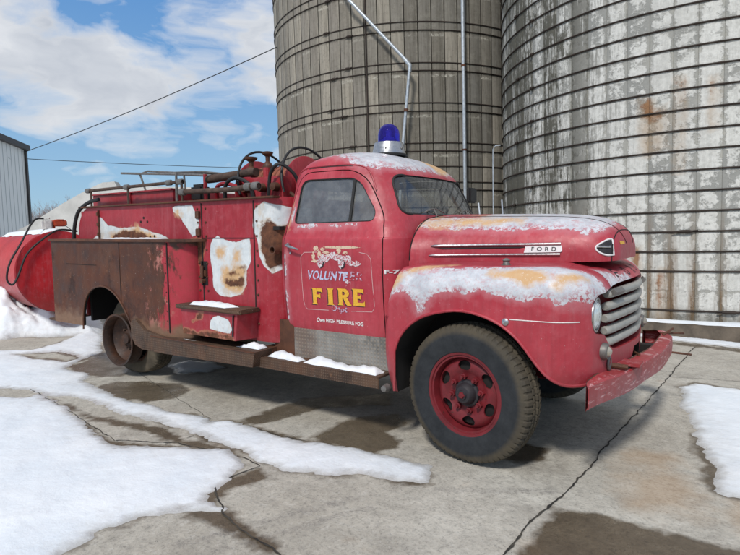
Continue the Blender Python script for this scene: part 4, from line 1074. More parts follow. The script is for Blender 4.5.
for o2 in (side2,):
    for nme in ('wht', 'rst', 'org'): setattr_f(o2.data, nme, np.zeros(len(o2.data.vertices)))
MB().box(-4.72, -1.72, -yb - .035, -yb + .05, 1.812, 1.830, bev=.004).build('body_top_flange', M['rust'], truck)
MB().box(-4.72, -1.72, yb - .05, yb + .035, 1.812, 1.830, bev=.004).build('body_top_flange', M['rust'], truck)
MB().box(-4.78, -4.74, -.82, .82, .60, 1.78).build('body_tail_panel', M['red2'], truck)
MB().box(-1.72, -1.69, -.62, .62, .80, 1.82).build('body_front_panel', M['red2'], truck)
MB().box(-4.7, -1.72, -.82, .82, 1.55, 1.58).build('hose_bed_floor', M['dark'], truck)
# raised inner coaming at the rear
MB().box(-4.70, -3.24, -.72, -.69, 1.80, 1.955, bev=.004).box(-4.70, -4.67, -.69, .69, 1.80, 1.955, bev=.004).box(-3.27, -3.24, -.69, .69, 1.80, 1.955, bev=.004).box(-4.70, -3.24, .69, .72, 1.80, 1.955, bev=.004).build('hose_bed_coaming', M['red2'], truck)
MB().box(-3.98, -3.95, -.735, -.72, 1.80, 1.955).box(-4.705, -3.235, -.745, -.685, 1.955, 1.972, bev=.003).build('coaming_strap', M['red2'], truck)
# seams with bolts
for xs, z0, z1 in ((-2.66, .66, 1.80), (-1.985, .66, 1.80)):
    m = MB().box(xs - .006, xs + .006, -yb - .004, -yb + .01, z0, z1)
    m.build('panel_seam', M['dark'], side)
for xs in (-2.71, -1.95, -2.60):
    m = MB()
    for k in range(9): m.lathe([(.001, .012), (.008, .010), (.010, 0)], (xs + random.uniform(-.004, .004), -yb, .75 + k * .125), '-y', 8)
    m.build('bolt_row', M['rust'], side)
MB().box(-2.655, -1.99, -yb - .003, -yb + .01, 1.478, 1.486).build('panel_seam', M['dark'], side)
for k in range(2): MB().box(-2.735, -2.675, -yb - .02, -yb + .01, 1.50 + k * .16, 1.57 + k * .16, bev=.006).build('hinge', M['rust'], side)
m = MB().box(-2.69, -2.60, -yb - .004, -yb + .02, 1.05, 1.27); m.build('latch_recess', M['dark'], side)
m = MB().tube([(-2.645, -yb - .03, 1.23), (-2.645, -yb - .035, 1.12)], .016, 8).box(-2.68, -2.61, -yb - .02, -yb, 1.13, 1.19, bev=.005).lathe([(.001, .05), (.022, .048), (.022, 0)], (-2.645, -yb, 1.09), '-y', 12)
m.build('latch', M['rust'], side)
m = MB()
for px, pz in ((-3.55, 1.685), (-3.60, 1.645), (-3.49, 1.645), (-3.38, 1.50), (-3.45, 1.49)): m.lathe([(.001, .003), (.013, .003), (.013, 0)], (px, -yb, pz), '-y', 10)
m.build('bolt_hole', M['dark'], side)
MB().lathe([(.001, .02), (.026, .02), (.026, .06), (.036, .062), (.038, .0)], (-1.74, -.83, 1.385), '-y', 18).build('drain_port', M['rust'], side)
m = MB().tube([(-4.36, -yb - .01, 1.78), (-4.36, -yb - .01, 1.44)], .012, 6)
for z in (1.74, 1.63, 1.52): m.box(-4.375, -4.345, -yb - .03, -yb, z - .02, z + .02, bev=.004)
m.build('hinge_rod', M['rust'], side)

# rusted rear fender: plan outline extruded, arch cut
def fender_plan(x0, yo, xe, r):
    pts = [(x0, -yb + .0), (x0, -yo)]
    pts += [(x, -yo) for x in np.linspace(x0 + .1, xe - r, 22)]
    pts += [(xe - r + r * math.sin(a), -yb - (yo - yb) * math.cos(a)) for a in np.linspace(0, PI / 2, 12)[1:]]
    return pts
pl = fender_plan(-5.07, 1.03, -2.73, .36)
arch2 = catmull([(-4.46, .50), (-4.44, .70), (-4.37, .85), (-4.25, .945), (-4.07, .985), (-3.90, .955), (-3.76, .87), (-3.64, .74), (-3.54, .60), (-3.44, .50)], 4)
fm = MB().prism(pl, .535, 1.45, 'z').mesh(0)
fcut = [(-4.47, .3), (-4.47, .52)] + arch2[1:] + [(-3.40, .3)]
fr = boolean(fm, [(pm([(p[0], p[1]) for p in fcut], -1.2, -.5, 'y'), M['dark'], 'DIFFERENCE'),
                  (MB().box(-5.04, -3.2, -1.005, -.70, .40, 1.42).mesh(0), M['dark'], 'DIFFERENCE')], [M['rustfender']])
fr = gridcut3(fr, .2); shade(fr, 30)
rf = link('rear_fender', fr, None, truck)
MB().box(-4.65, -3.2, -.80, -.30, 1.06, 1.09).box(-4.65, -3.2, -.32, -.30, .50, 1.06).box(-3.24, -3.2, -.84, -.32, .5, 1.06).box(-4.65, -4.61, -.84, -.32, .55, 1.06).build('wheel_well', M['dark'], truck)
lp = fender_plan(-5.09, 1.05, -2.60, .34)
m = MB().prism([(lp[0][0], -yb + .03)] + lp[1:-1] + [(-2.60, -yb), (-2.60, -yb + .03)], 1.45, 1.474, 'z'); m.build('fender_top_plate', M['rust'], rf)
m = MB().tube([(x, -1.034, z) for x, z in arch2], .010, 6); m.build('arch_lip', M['rust'], rf)
MB().box(-2.965, -2.953, -1.024, -1.0, .60, 1.44).build('panel_seam', M['dark'], rf)
m = MB()
for k in range(10): m.lathe([(.001, .006), (.006, .005), (.007, 0)], (-2.985, -1.021, .62 + k * .09), '-y', 6)
m.build('rivet_row', M['rust'], rf)
MB().box(-4.76, -4.15, -1.034, -1.031, 1.20, 1.204).box(-3.72, -3.716, -1.034, -1.031, .80, 1.44).build('weld_line', M['dark'], rf)
MB().box(-5.22, -5.07, -1.03, -.6, .535, .56, bev=.006).build('tail_step', M['plate'], truck)
# far side fender mirrored
m = MB().prism([(x, -y) for x, y in pl][::-1], .535, 1.45, 'z'); m.build('rear_fender', M['rust'], truck)
MB().box(-3.55, -3.40, -1.00, -.60, .40, .62, bev=.02).build('fender_brace', M['rust'], truck)

# sill, step box, running board
sp = [(-3.52, .52), (-3.46, .44), (-3.34, .405), (-3.0, .405), (-1.82, .43), (-1.80, .555), (-3.0, .558), (-3.30, .60), (-3.45, .70), (-3.52, .66)]
m = MB().prism(sp, -1.065, -.80, 'y'); o = m.mesh(0)
o = gridcut3(o, .3); shade(o, 30); sill = link('sill_step', o, M['plate'], truck)
MB().box(-3.2, -1.80, -1.072, -1.062, .545, .560, bev=.003).build('sill_edge', M['rust'], sill)
m = MB().box(-1.88, -.64, -.975, -.74, .485, .500, bev=.003).box(-1.88, -.64, -.985, -.970, .415, .502, bev=.003); m.build('running_board', M['plate'], truck)
MB().box(-1.60, -.60, -.80, -.785, .50, .745, bev=.003).build('kick_plate', M['kick'], truck)
MB().box(-1.82, -1.60, -.80, -.78, .50, .80).box(-1.90, -1.80, -.85, -.74, .43, .56).build('kick_plate_end', M['rust'], truck)
st = MB()
v = [(-2.72, -1.05, .625), (-2.03, -1.05, .625), (-2.00, -1.05, .855), (-2.74, -1.05, .855), (-2.77, -.852, .625), (-1.98, -.852, .625), (-1.96, -.852, .855), (-2.79, -.852, .855)]
st.add(v, [(0, 1, 2, 3), (1, 5, 6, 2), (4, 7, 6, 5), (0, 3, 7, 4), (3, 2, 6, 7), (0, 4, 5, 1)])
sm_ = st.mesh(0); sm_ = gridcut3(sm_, .03); shade(sm_, 30); stp = link('step_box', sm_, M['redbody'], truck)
wear(stp, 'wht', [[(-2.36, .70), (-2.33, .80), (-2.24, .825), (-2.12, .80), (-2.07, .72), (-2.10, .68)]], XZ)
wear(stp, 'rst', [[(-2.76, .62), (-2.7, .665), (-2.5, .65), (-2.3, .668), (-2.06, .66), (-2.06, .62)], [(-2.6, .74), (-2.52, .80), (-2.44, .83), (-2.47, .79)]], XZ)
MB().box(-2.78, -1.93, -1.085, -.852, .855, .893, bev=.008).build('step_tread', M['plate'], stp)
MB().tube([(-2.06, -1.056, .66), (-2.045, -1.056, .84)], .008, 6).build('step_handle', M['blackpaint'], stp)

# rails, pipes
def rail(name, pts, r, mat, fits=(), fmat='greypipe', fr_=1.7, par=truck):
    o = MB().tube(pts, r, 12).build(name, M[mat], par)
    for p in fits:
        MB().lathe([(r * 1.1, -.036), (r * fr_, -.03), (r * fr_, .03), (r * 1.1, .036)], p, 'x', 14).build('pipe_fitting', M[fmat], o)
    return o
rail('hand_rail', [(-4.56, -.85, 2.0), (-3.8, -.85, 2.005), (-2.93, -.85, 2.01)], .016, 'pipe', [(-4.55, -.85, 2.0), (-3.82, -.85, 2.004), (-3.12, -.85, 2.01), (-2.95, -.85, 2.01)])
for x in (-4.50, -3.80, -2.93): MB().tube([(x, -.85, 1.83), (x, -.85, 2.0)], .012, 8).build('rail_post', M['pipe'], truck)
rail('hard_suction_pipe', [(-2.95, -.84, 1.915), (-2.3, -.84, 1.905), (-1.93, -.84, 1.92)], .023, 'pipe', [(-2.93, -.84, 1.915), (-1.96, -.84, 1.92), (-2.05, -.84, 1.918)], fr_=1.5)
MB().tube(catmull([(-4.36, -.845, 1.90), (-4.55, -.86, 1.87), (-4.74, -.87, 1.78), (-4.84, -.87, 1.62), (-4.87, -.87, 1.47)], 5), .020, 10).build('black_hose', M['black'], truck)
# thin ladder bracket rails further in
m = MB().tube([(-5.78, .6, 2.37), (-5.60, .6, 2.40), (-4.27, .6, 2.27), (-3.3, .6, 2.20)], .014, 8).tube([(-5.78, .6, 2.37), (-5.65, .6, 2.10), (-5.62, .6, 1.6)], .014, 8).tube([(-5.60, .2, 2.34), (-4.27, .2, 2.24), (-3.4, .2, 2.16)], .014, 8).tube([(-5.78, .6, 2.37), (-5.60, .2, 2.34)], .012, 8).tube([(-4.27, .2, 2.24), (-4.20, .2, 1.6)], .012, 8).tube([(-4.40, .6, 2.28), (-4.27, .2, 2.24)], .012, 8).tube([(-5.62, .6, 1.62), (-4.70, .6, 1.62)], .012, 8)
m.build('ladder_rack', M['greypipe'], truck)
MB().tube([(-3.02, -.84, 1.83), (-3.02, -.84, 2.10), (-2.95, -.6, 2.12), (-2.8, -.3, 2.10)], .014, 8).build('rail_post', M['greypipe'], truck)

# hose reel across the front of the body (axle along the truck)
rc = Vector((0, -.18, 1.92))
reel = MB().tube([(-2.62, -.18, 1.92), (-1.86, -.18, 1.92)], .14, 24).build('hose_reel', M['red2'], truck)
for x in (-2.60, -1.97):
    MB().lathe([(.001, -.012), (.30, -.012), (.315, -.004), (.315, .004), (.30, .012), (.001, .012)], (x, rc.y, rc.z), 'x', 48).build('reel_flange', M['red2'], reel)
for k in range(9):
    x = -2.50 + k * .058; MB().tube([(x + .012 * math.sin(2 * a), rc.y + .215 * math.cos(a), rc.z + .215 * math.sin(a)) for a in [2 * PI * j / 32 for j in range(32)]], .029, 8, closed=True).build('hose_turn', M['hose'], reel)
for x, rr in ((-2.45, .40), (-1.90, .395)):
    MB().tube([(x - .10 * math.sin(a), rc.y + rr * math.cos(a), rc.z + .0 + rr * math.sin(a)) for a in np.linspace(-.1, PI + .1, 26)], .0115, 8).build('reel_guard', M['black'], reel)
MB().tube([(-2.05, -.50, 1.98), (-1.90, -.42, 1.84), (-1.80, -.30, 1.80)], .022, 8).build('reel_brace', M['rust'], reel)
MB().tube([(-2.98, -.50, 2.055), (-2.9, -.50, 2.06), (-2.30, -.50, 2.085)], [.038, .042, .042], 16).build('rolled_cover', M['pipe'], truck)
MB().tube([(-3.02, -.50, 1.84), (-3.02, -.50, 2.11)], .02, 8).build('cover_stand', M['red2'], truck)
MB().box(-3.25, -3.05, -.52, -.40, 1.84, 2.02, bev=.03).build('black_canister', M['black'], truck)
def valve(x, y, z, s=1.):
    m = MB().lathe([(.001, 0), (.062 * s, 0), (.062 * s, .02), (.035 * s, .05), (.05 * s, .085), (.058 * s, .12), (.045 * s, .15), (.022 * s, .17), (.024 * s, .215), (.055 * s, .235), (.060 * s, .25), (.03 * s, .255), (.001, .255)], (x, y, z), 'z', 20)
    o = m.build('valve', M['rust'], truck)
    MB().lathe([(.02 * s, .212), (.058 * s, .238), (.064 * s, .256), (.03 * s, .262), (.001, .262)], (x, y, z), 'z', 16).build('valve_cap', M['rust'], o)
valve(-2.47, -.40, 1.985); valve(-2.27, -.38, 2.02, .85)
MB().lathe([(.001, 0), (.05, 0), (.05, .02), (.03, .04), (.03, .10), (.045, .11), (.045, .14), (.001, .145)], (-2.15, .12, 2.10), 'z', 14).build('valve', M['rust'], truck)
MB().box(-2.36, -1.93, -.56, -.38, 1.80, 2.03, bev=.02).tube([(-2.2, -.47, 2.02), (-2.2, -.47, 2.12)], .03, 10).build('pump_manifold', M['red2'], truck)
for pts_, r_, mt_ in (([(-2.05, -.60, 1.84), (-2.0, -.62, 2.05), (-1.9, -.60, 2.12), (-1.82, -.50, 2.02), (-1.80, -.45, 1.85)], .016, 'black'), ([(-2.62, -.60, 1.84), (-2.58, -.62, 1.98), (-2.45, -.62, 2.03), (-2.30, -.60, 1.97), (-2.26, -.58, 1.84)], .018, 'black'),
                      ([(-2.9, -.45, 1.84), (-2.85, -.5, 1.97), (-2.7, -.52, 2.0), (-2.55, -.5, 1.96)], .020, 'red2'), ([(-1.82, -.2, 1.84), (-1.80, -.1, 2.1), (-1.82, .15, 2.16), (-1.85, .4, 2.05)], .018, 'pipe')):
    MB().tube(catmull(pts_, 5), r_, 8).build('plumbing_pipe', M[mt_], truck)
for x_, y_ in ((-2.34, -.58), (-2.14, -.58), (-1.98, -.57)):
    MB().lathe([(.001, .06), (.035, .055), (.040, .0), (.03, -.01)], (x_, y_, 1.93), '-y', 14).build('outlet_cap', M['rust'], truck)
MB().lathe([(.001, 0), (.085, .005), (.09, .02), (.06, .05), (.001, .055)], (-2.42, -.47, 2.03), '-y', 20).build('gauge_housing', M['red2'], truck)

# snow lying on the truck
def snow_pad(poly, z, h, label, lump=9.):
    bm = sheet(poly, .022); me = bpy.data.meshes.new('q'); bm.to_mesh(me); bm.free()
    c = coords(me); d = sdf(c[:, :2], [poly]); q = np.clip(d / .045, 0, 1)
    hh = h * .72 * (1 - (1 - q) ** 1.6) * (.72 + .30 * np.sin(c[:, 0] * 61 + c[:, 1] * 40) * .35 + .35 * np.sin(c[:, 0] * lump + 1) * np.cos(c[:, 1] * 23 + c[:, 0] * 5)) 
    for v, k in zip(me.vertices, hh): v.co.z = z + max(.001, k)
    for p in me.polygons: p.use_smooth = True
    bm = bmesh.new(); bm.from_mesh(me); r = bmesh.ops.extrude_face_region(bm, geom=bm.faces[:])
    for g in r['geom']:
        if isinstance(g, bmesh.types.BMVert): g.co.z = z + .0005
    bmesh.ops.recalc_face_normals(bm, faces=bm.faces[:]); bm.to_mesh(me); bm.free()
    o = link('snow_pad', me, M['snow']); o.matrix_world = Matrix.Rotation(TAU, 4, 'Y')
    tag(o, label, 'snow'); return o
def ragged(pts, amp=.012, n=5, seed=1):
    R3 = random.Random(seed); out = []
    for a, b in zip(pts, pts[1:] + pts[:1]):
        for k in range(n): q = k / n; out.append((a[0] + (b[0] - a[0]) * q + R3.uniform(-amp, amp), a[1] + (b[1] - a[1]) * q + R3.uniform(-amp, amp)))
    return out
snow_pad(ragged([(-1.40, -.945), (-.68, -.955), (-.68, -.81), (-1.0, -.82), (-1.36, -.80)], seed=2), .501, .062, 'long snow strip on the running board in front of the tread plate')
snow_pad(ragged([(-1.78, -.93), (-1.44, -.95), (-1.42, -.86), (-1.70, -.80), (-1.76, -.79)], seed=3), .501, .060, 'short snow lump on the running board at its rear end')
snow_pad(ragged([(-1.72, -.80), (-1.50, -.80), (-1.50, -.75), (-1.66, -.74)], .004, seed=8), .501, .05, 'thin snow wedge behind the running board lumps')
snow_pad(ragged([(-2.10, -.98), (-1.84, -.97), (-1.84, -.87), (-1.98, -.86), (-2.02, -.93)], .006, seed=4), .558, .065, 'snow pile on the rusty sill beside the red step box')
snow_pad(ragged([(-2.62, -1.055), (-2.16, -1.05), (-2.08, -.95), (-2.30, -.87), (-2.66, -.87), (-2.70, -.94)], .01, seed=5), .894, .045, 'snow cap on the tread of the red step box')
snow_pad(ragged([(-4.12, -1.0), (-3.2, -.99), (-3.1, -.92), (-3.3, -.88), (-4.0, -.93)], .01, seed=6), 1.475, .022, 'thin snow line on the rusty rear fender top')
snow_pad(ragged([(-2.78, -1.01), (-2.70, -1.02), (-2.60, -1.01), (-2.70, -1.005)], .003, seed=9), .560, .02, 'tiny snow crumbs at the foot of the step box')

# ------------------------------------------------------------------ ground and snow
def gz(x): return -np.clip(x, -8., 3.) * math.tan(TAU)
def axis(lo, hi, step, far):
    a = list(np.arange(lo, hi + 1e-6, step)); g = step; x = a[-1]
    while x < far: g *= 1.22; x += g; a.append(x)
    g = step; x = a[0]; pre = []
    while x > -far: g *= 1.22; x -= g; pre.append(x)
    return np.array(pre[::-1] + a)
xs = axis(-9.0, 2.4, .025, 900); ys = axis(-3.6, 4.8, .025, 900)
X, Y = np.meshgrid(xs, ys, indexing='ij'); G2 = np.c_[X.ravel(), Y.ravel()]; nx_, ny_ = len(xs), len(ys)
up = [(-.63, -1.12), (-.86, -1.16), (-1.18, -1.22), (-1.35, -1.25), (-1.7, -1.23), (-1.95, -1.21), (-2.06, -1.32), (-2.31, -1.27), (-2.65, -1.33), (-2.88, -1.31), (-3.18, -1.37), (-3.6, -1.32), (-4.12, -1.23), (-4.38, -1.04), (-4.95, -1.01), (-5.38, -.35), (-6.95, .59), (-8.24, 1.28)]
lo_ = [(-.16, -1.10), (-.10, -1.19), (-.07, -1.30), (-.22, -1.38), (-.43, -1.41), (-.64, -1.55), (-.82, -1.63), (-.95, -1.67), (-1.04, -1.63), (-1.21, -1.65), (-1.42, -1.58), (-1.65, -1.57), (-1.83, -1.56), (-2.01, -1.55), (-2.37, -1.52), (-2.92, -1.58), (-3.26, -1.56), (-3.68, -1.56), (-4.01, -1.68), (-4.35, -1.66), (-4.61, -1.82), (-4.87, -1.99)]
S1 = [(-1500, 900)] + up[::-1] + lo_ + [(-6.2, -2.9), (-9, -5.2), (-40, -30), (-1500, -900)]
S2 = [(-4.54, -2.11), (-4.29, -1.95), (-4.05, -1.79), (-4.11, -1.7), (-3.8, -1.73), (-3.46, -1.77), (-2.96, -1.9), (-2.5, -2.0), (-2.21, -2.01), (-1.91, -1.85), (-1.68, -1.72), (-1.51, -1.64), (-1.32, -1.67), (-1.21, -1.72), (-1.14, -1.88), (-1.11, -2.03), (-1.06, -2.15), (-1.01, -2.22), (-.87, -2.23), (-1.01, -2.32), (-1.11, -2.42), (-1.17, -2.53), (-1.21, -2.68), (-1.2, -2.81), (-1.18, -2.95), (-1.02, -3.16), (-1.2, -4.2), (-4.5, -5.2), (-9, -6.5), (-6.4, -3.6)]
S3 = [(.99, 1.81), (1.1, 2.03), (1.46, 2.02), (1.77, 2.02), (2.3, 1.9), (2.5, -.3), (1.69, -.54), (1.51, -.49), (1.42, -.48), (1.37, -.23), (1.3, .09), (1.15, .82), (1.01, 1.54)]
S4 = [(-.8, 4.3), (.0, 4.36), (.6, 4.30), (.85, 4.25), (1.42, 4.18), (2.4, 3.95), (2.6, 4.5), (.6, 4.62), (-.8, 4.62)]
S5 = [(-3.97, -.25), (-3.99, -.03), (-3.67, .08), (-3.38, -.02), (-3.4, -.22), (-3.63, -.44)]
S6 = [(-1500, 1600), (-30, 30), (-12.5, 12), (-9.0, 2.5), (-8.24, 1.28), (-1500, 900)]
S7 = [(-1500, 1600), (-12, 30), (-6, 15), (4, 13), (14, 12), (1500, 900), (1500, 1600)]
HOLE = [[(-7.9, -.95), (-7.46, -.67), (-7.41, -.42), (-7.02, -.18), (-6.83, .16), (-6.5, -.29), (-6.3, -.75), (-6.8, -1.15)], [(-6.2, -1.0), (-5.9, -.6), (-5.3, -.62), (-5.2, -.85), (-5.7, -1.0)]]
def n2(P, s, seed=0):
    r = np.random.RandomState(seed); out = np.zeros(len(P))
    for k in range(7):
        a = r.uniform(0, 2 * PI); w = s * r.uniform(.6, 1.8); out += np.sin(P[:, 0] * math.cos(a) * w + P[:, 1] * math.sin(a) * w + r.uniform(0, 6))
    return out / 7
wob = .040 * n2(G2, 8, 1) + .035 * n2(G2, 23, 2) + .026 * n2(G2, 48, 4) + .020 * n2(G2, 85, 9)
sn = sdf(G2, [S1, S2, S3, S4, S5, S6, S7]); hole = sdf(G2, HOLE); sn = np.minimum(sn, -hole)
sn = sn + wob * np.clip(.3 + np.abs(sn) * 0 + .7, 0, 1)
W = [[(-3.85, -1.27), (-3.86, -1.06), (-3.58, -.84), (-3.24, -.73), (-2.91, -.87), (-2.82, -1.1), (-2.99, -1.29), (-3.25, -1.37), (-3.5, -1.35)],
     [(-1.89, -1.21), (-1.9, -.92), (-1.84, -.47), (-1.55, -.1), (-1.25, .13), (-1.07, -.15), (-1.52, -.52), (-1.56, -.86), (-1.71, -1.16)],
     [(-1.16, -1.13), (-1.17, -.88), (-1.15, -.64), (-1.06, -.49), (-.88, -.31), (-.71, -.38), (-.68, -.56), (-.72, -.72), (-.53, -.84), (-.51, -.98), (-.6, -1.15)],
     [(.12, -.70), (.15, -.31), (.37, -.38), (.42, -.57), (.30, -.72)],
     [(.68, -1.9), (.66, -1.57), (.67, -1.21), (.84, -1.14), (1.09, -1.16), (1.26, -1.1), (1.60, -1.11), (2.3, -1.3), (2.3, -2.2), (.71, -2.3)],
     [(-4.95, -1.01), (-5.24, -.43), (-4.42, -.53), (-4.05, -.83), (-4.18, -1.03), (-4.52, -1.13)],
     [(-1.14, -2.1), (-1.14, -1.9), (-1.10, -1.72), (-.85, -1.77), (-1.0, -2.03), (-.94, -2.19), (-.74, -2.24), (-.42, -2.29), (-.27, -2.35), (-.33, -2.40), (-.75, -2.34), (-1.0, -2.36), (-1.1, -2.25)],
     [(-3.9, -1.72), (-3.4, -1.70), (-3.0, -1.74), (-2.3, -1.62), (-1.9, -1.66), (-1.5, -1.60), (-1.2, -1.70), (-1.5, -1.68), (-1.9, -1.76), (-2.3, -1.72), (-3.0, -1.82)],
     [(.55, 4.25), (1.5, 4.1), (2.4, 3.8), (2.4, 3.5), (1.4, 3.9), (.5, 4.05)]]
wet = np.maximum(sdf(G2, W) + wob, sn + .030 + .11 * n2(G2, 2.6, 5) + .03 * n2(G2, 11, 6))
trk = np.maximum(sdf(G2, [[(-3.95, -1.5), (-3.9, -1.5), (-3.0, -.5), (-3.05, -.5)], [(-3.75, -1.5), (-3.70, -1.5), (-2.8, -.5), (-2.85, -.5)], [(-.80, -2.6), (-.76, -2.6), (-.30, -1.7), (-.34, -1.7)], [(-.66, -2.65), (-.63, -2.65), (-.18, -1.75), (-.21, -1.75)], [(.0, -1.35), (.02, -1.38), (.62, -1.02), (.60, -.98)]]), -.2)
org = sdf(G2, [[(1.0, -.95), (1.35, -.85), (1.30, -.45), (1.1, -.1), (.98, -.15), (.95, -.5)], [(1.55, -.9), (2.0, -1.0), (2.0, -.7), (1.5, -.6)]])
cl = lambda d: 1 + np.clip(d, -.2, .2) / .2
gzv = gz(G2[:, 0]) + .004 * n2(G2, 1.7, 8) * (np.abs(G2[:, 0]) < 12)
idx = np.arange(nx_ * ny_).reshape(nx_, ny_)
quads = np.stack([idx[:-1, :-1], idx[1:, :-1], idx[1:, 1:], idx[:-1, 1:]], -1).reshape(-1, 4)
def np_mesh(co, quads):
    me = bpy.data.meshes.new('g'); me.vertices.add(len(co)); me.vertices.foreach_set('co', co.astype(np.float32).ravel())
    me.loops.add(len(quads) * 4); me.loops.foreach_set('vertex_index', quads.astype(np.int32).ravel())
    me.polygons.add(len(quads)); me.polygons.foreach_set('loop_start', np.arange(0, len(quads) * 4, 4, dtype=np.int32))
    me.polygons.foreach_set('use_smooth', np.ones(len(quads), bool)); me.update(calc_edges=True); me.validate(); return me
gm = np_mesh(np.c_[G2, gzv], quads)
setattr_f(gm, 'wet', cl(wet)); setattr_f(gm, 'org', cl(org)); setattr_f(gm, 'trk', cl(trk))
g = link('ground', gm, M['ground']); tag(g, kind='structure')
# snow sheet
dz = np.clip((sn + .012) / .07, 0, 1); dz = 1 - (1 - dz) ** 2.2
edge = np.clip(sn / .5, 0, 1)
q_ = np.clip(sn / .05, 0, 1)
hs = np.where(sn > 0, .012 * (1 - np.exp(-np.maximum(sn, 0) / .045)), sn * .27) + .012 * edge * (1 + n2(G2, 2.2, 11)) + .005 * q_ * n2(G2, 19, 12) + .003 * q_ * n2(G2, 55, 13) + .003
near = (G2[:, 0] > -60) & (np.abs(G2[:, 1]) < 60)
hs += .05 * np.clip(sn / 2, 0, 1) * n2(G2, .9, 14) * near
def bumpat(cx, cy, r, h): return h * np.exp(-((G2[:, 0] - cx) ** 2 + (G2[:, 1] - cy) ** 2) / r ** 2)
hs += .72 * (bumpat(-8.1, -.70, .62, .46) + bumpat(-8.9, -1.0, .8, .50) + bumpat(-7.45, -.35, .46, .42) + bumpat(-7.0, .25, .45, .36) + bumpat(-7.3, -.12, .3, .22) + bumpat(-7.85, -.12, .55, .42) + bumpat(-9.6, -1.3, 1.0, .35)) * (1 + .55 * n2(G2, 9, 15) + .3 * n2(G2, 26, 16)) * np.clip(sn / .6, 0, 1)
hs = np.maximum(hs, -.012)
keepv = sn > -.05; kq = quads[keepv[quads].any(1)]
used = np.unique(kq); remap = -np.ones(len(G2), int); remap[used] = np.arange(len(used))
sm2 = np_mesh(np.c_[G2, gzv + hs][used], remap[kq])
setattr_f(sm2, 'sn', np.clip(sn, -.5, .5)[used]); so = link('snow', sm2, M['snowground']); tag(so, 'old white snow lying in patches over the concrete', None, None, 'stuff')
# joints between slabs
def joint(pts, w, seed=1):
    R4 = random.Random(seed); P = []
    for a, b in zip(pts, pts[1:]):
        L = math.dist(a, b); n = max(1, int(L / .03))
        for k in range(n): q = k / n; P.append((a[0] + (b[0] - a[0]) * q, a[1] + (b[1] - a[1]) * q))
    P.append(pts[-1]); v = []; off = 0
    for i, (x, y) in enumerate(P):
        a, b = P[max(0, i - 1)], P[min(len(P) - 1, i + 1)]; d = Vector((b[0] - a[0], b[1] - a[1])).normalized(); off = off * .8 + R4.uniform(-.006, .006)
        w1, w2 = w * R4.uniform(.12, .62) * (1.9 if R4.random() < .12 else 1), w * R4.uniform(.12, .62) * (1.9 if R4.random() < .12 else 1)
        for s_, ww in ((-1, w1), (1, w2)):
            px, py = x - d.y * (s_ * ww + off), y + d.x * (s_ * ww + off); v.append((px, py, float(gz(px)) + .0055))
    f = [(2 * i, 2 * i + 1, 2 * i + 3, 2 * i + 2) for i in range(len(P) - 1)]
    return link('paving_joint', pyd(v, f), M['joint'])
for i, (p, w) in enumerate([([(.57, -2.6), (.59, -1.87), (.61, -1.38), (.68, -.93), (.72, .03), (.79, 1.05), (.86, 2.4), (.95, 3.94)], .012), ([(-1.4, -1.95), (-1.11, -2.07), (-.82, -2.26), (-.36, -2.36), (-.10, -2.40), (.58, -2.6)], .014),
        ([(-2.33, -1.97), (-1.9, -1.75), (-1.3, -1.66), (-1.1, -1.70), (-1.14, -2.07)], .010), ([(-4.4, -1.65), (-3.5, -1.78), (-2.33, -1.97)], .008), ([(-4.16, -.64), (-2.11, -1.28)], .005), ([(-1.95, -1.82), (-1.91, -1.59)], .007),
        ([(-1.7, -1.23), (-1.37, -1.24), (-.77, -1.16)], .006), ([(.86, 2.19), (1.46, 2.36), (2.4, 2.5)], .008), ([(.86, 2.4), (-2.5, 2.6)], .006)]):
    o = joint(p, w, i); tag(o, kind='structure')

# ------------------------------------------------------------------ silos
def silo(center, r, H, mat, face, groove, label, base_z):
    root = empty('silo', (center[0], center[1], base_z)); tag(root, label, 'silo')
    n = 76; v = []; f = []; uv = []
    da = 2 * PI / n; g_ = groove
    angs = []; kinds = []
    for i in range(n):
        a = i * da
        for q, dr in ((.0, -g_), (.018, -g_ * .2), (.04, 0), (.5, .002), (.96, 0), (.982, -g_ * .2)): angs.append(a + q * da); kinds.append(dr)
    zs = [-.4] + list(np.arange(.1, 5., .08)) + list(np.arange(5.1, H, .3)) + [H]; N = len(angs)
    for z in zs:
        for a, dr in zip(angs, kinds): v.append(((r + dr) * math.cos(a + face), (r + dr) * math.sin(a + face), z))
    for i in range(len(zs) - 1):
        for k in range(N): f.append((i * N + k, i * N + (k + 1) % N, (i + 1) * N + (k + 1) % N, (i + 1) * N + k))
    f.append(tuple((len(zs) - 1) * N + k for k in range(N)))
    me = pyd(v, f); l = me.uv_layers.new(name='UVMap'); i = 0
    dat = []
    for p in me.polygons:
        ks = [vi % N for vi in p.vertices]; wrap = max(ks) - min(ks) > N / 2
        for vi in p.vertices:
            k = vi % N; a = angs[k] + (2 * PI if (wrap and k < N / 2) else 0)
            if a > PI + .01 or (a > PI - .01 and (ks[0] > N // 2)): a -= 2 * PI
            dat += [a * r, zs[vi // N]]
    l.data.foreach_set('uv', dat)
    shade(me, 50); return root, link('silo_wall', me, mat, root)
def hoops(root, r, zlist, rad_, seed):
    R5 = random.Random(seed)
    out = []
    for z in zlist:
        n = 96; t1 = R5.uniform(-.008, .008); t2 = R5.uniform(0, 6)
        pts = [((r + rad_ * .8) * math.cos(a), (r + rad_ * .8) * math.sin(a), z + t1 * math.sin(a + t2)) for a in [2 * PI * k / n for k in range(n)]]
        out.append(MB().tube(pts, rad_, 6, closed=True).build('hoop', M['hoop'], root))
    return out
C1 = (-6.801, 9.936); C2 = (.605, 8.442); CAM = (1.54, -4.201)
fa1 = math.atan2(CAM[1] - C1[1], CAM[0] - C1[0]); fa2 = math.atan2(CAM[1] - C2[1], CAM[0] - C2[0])
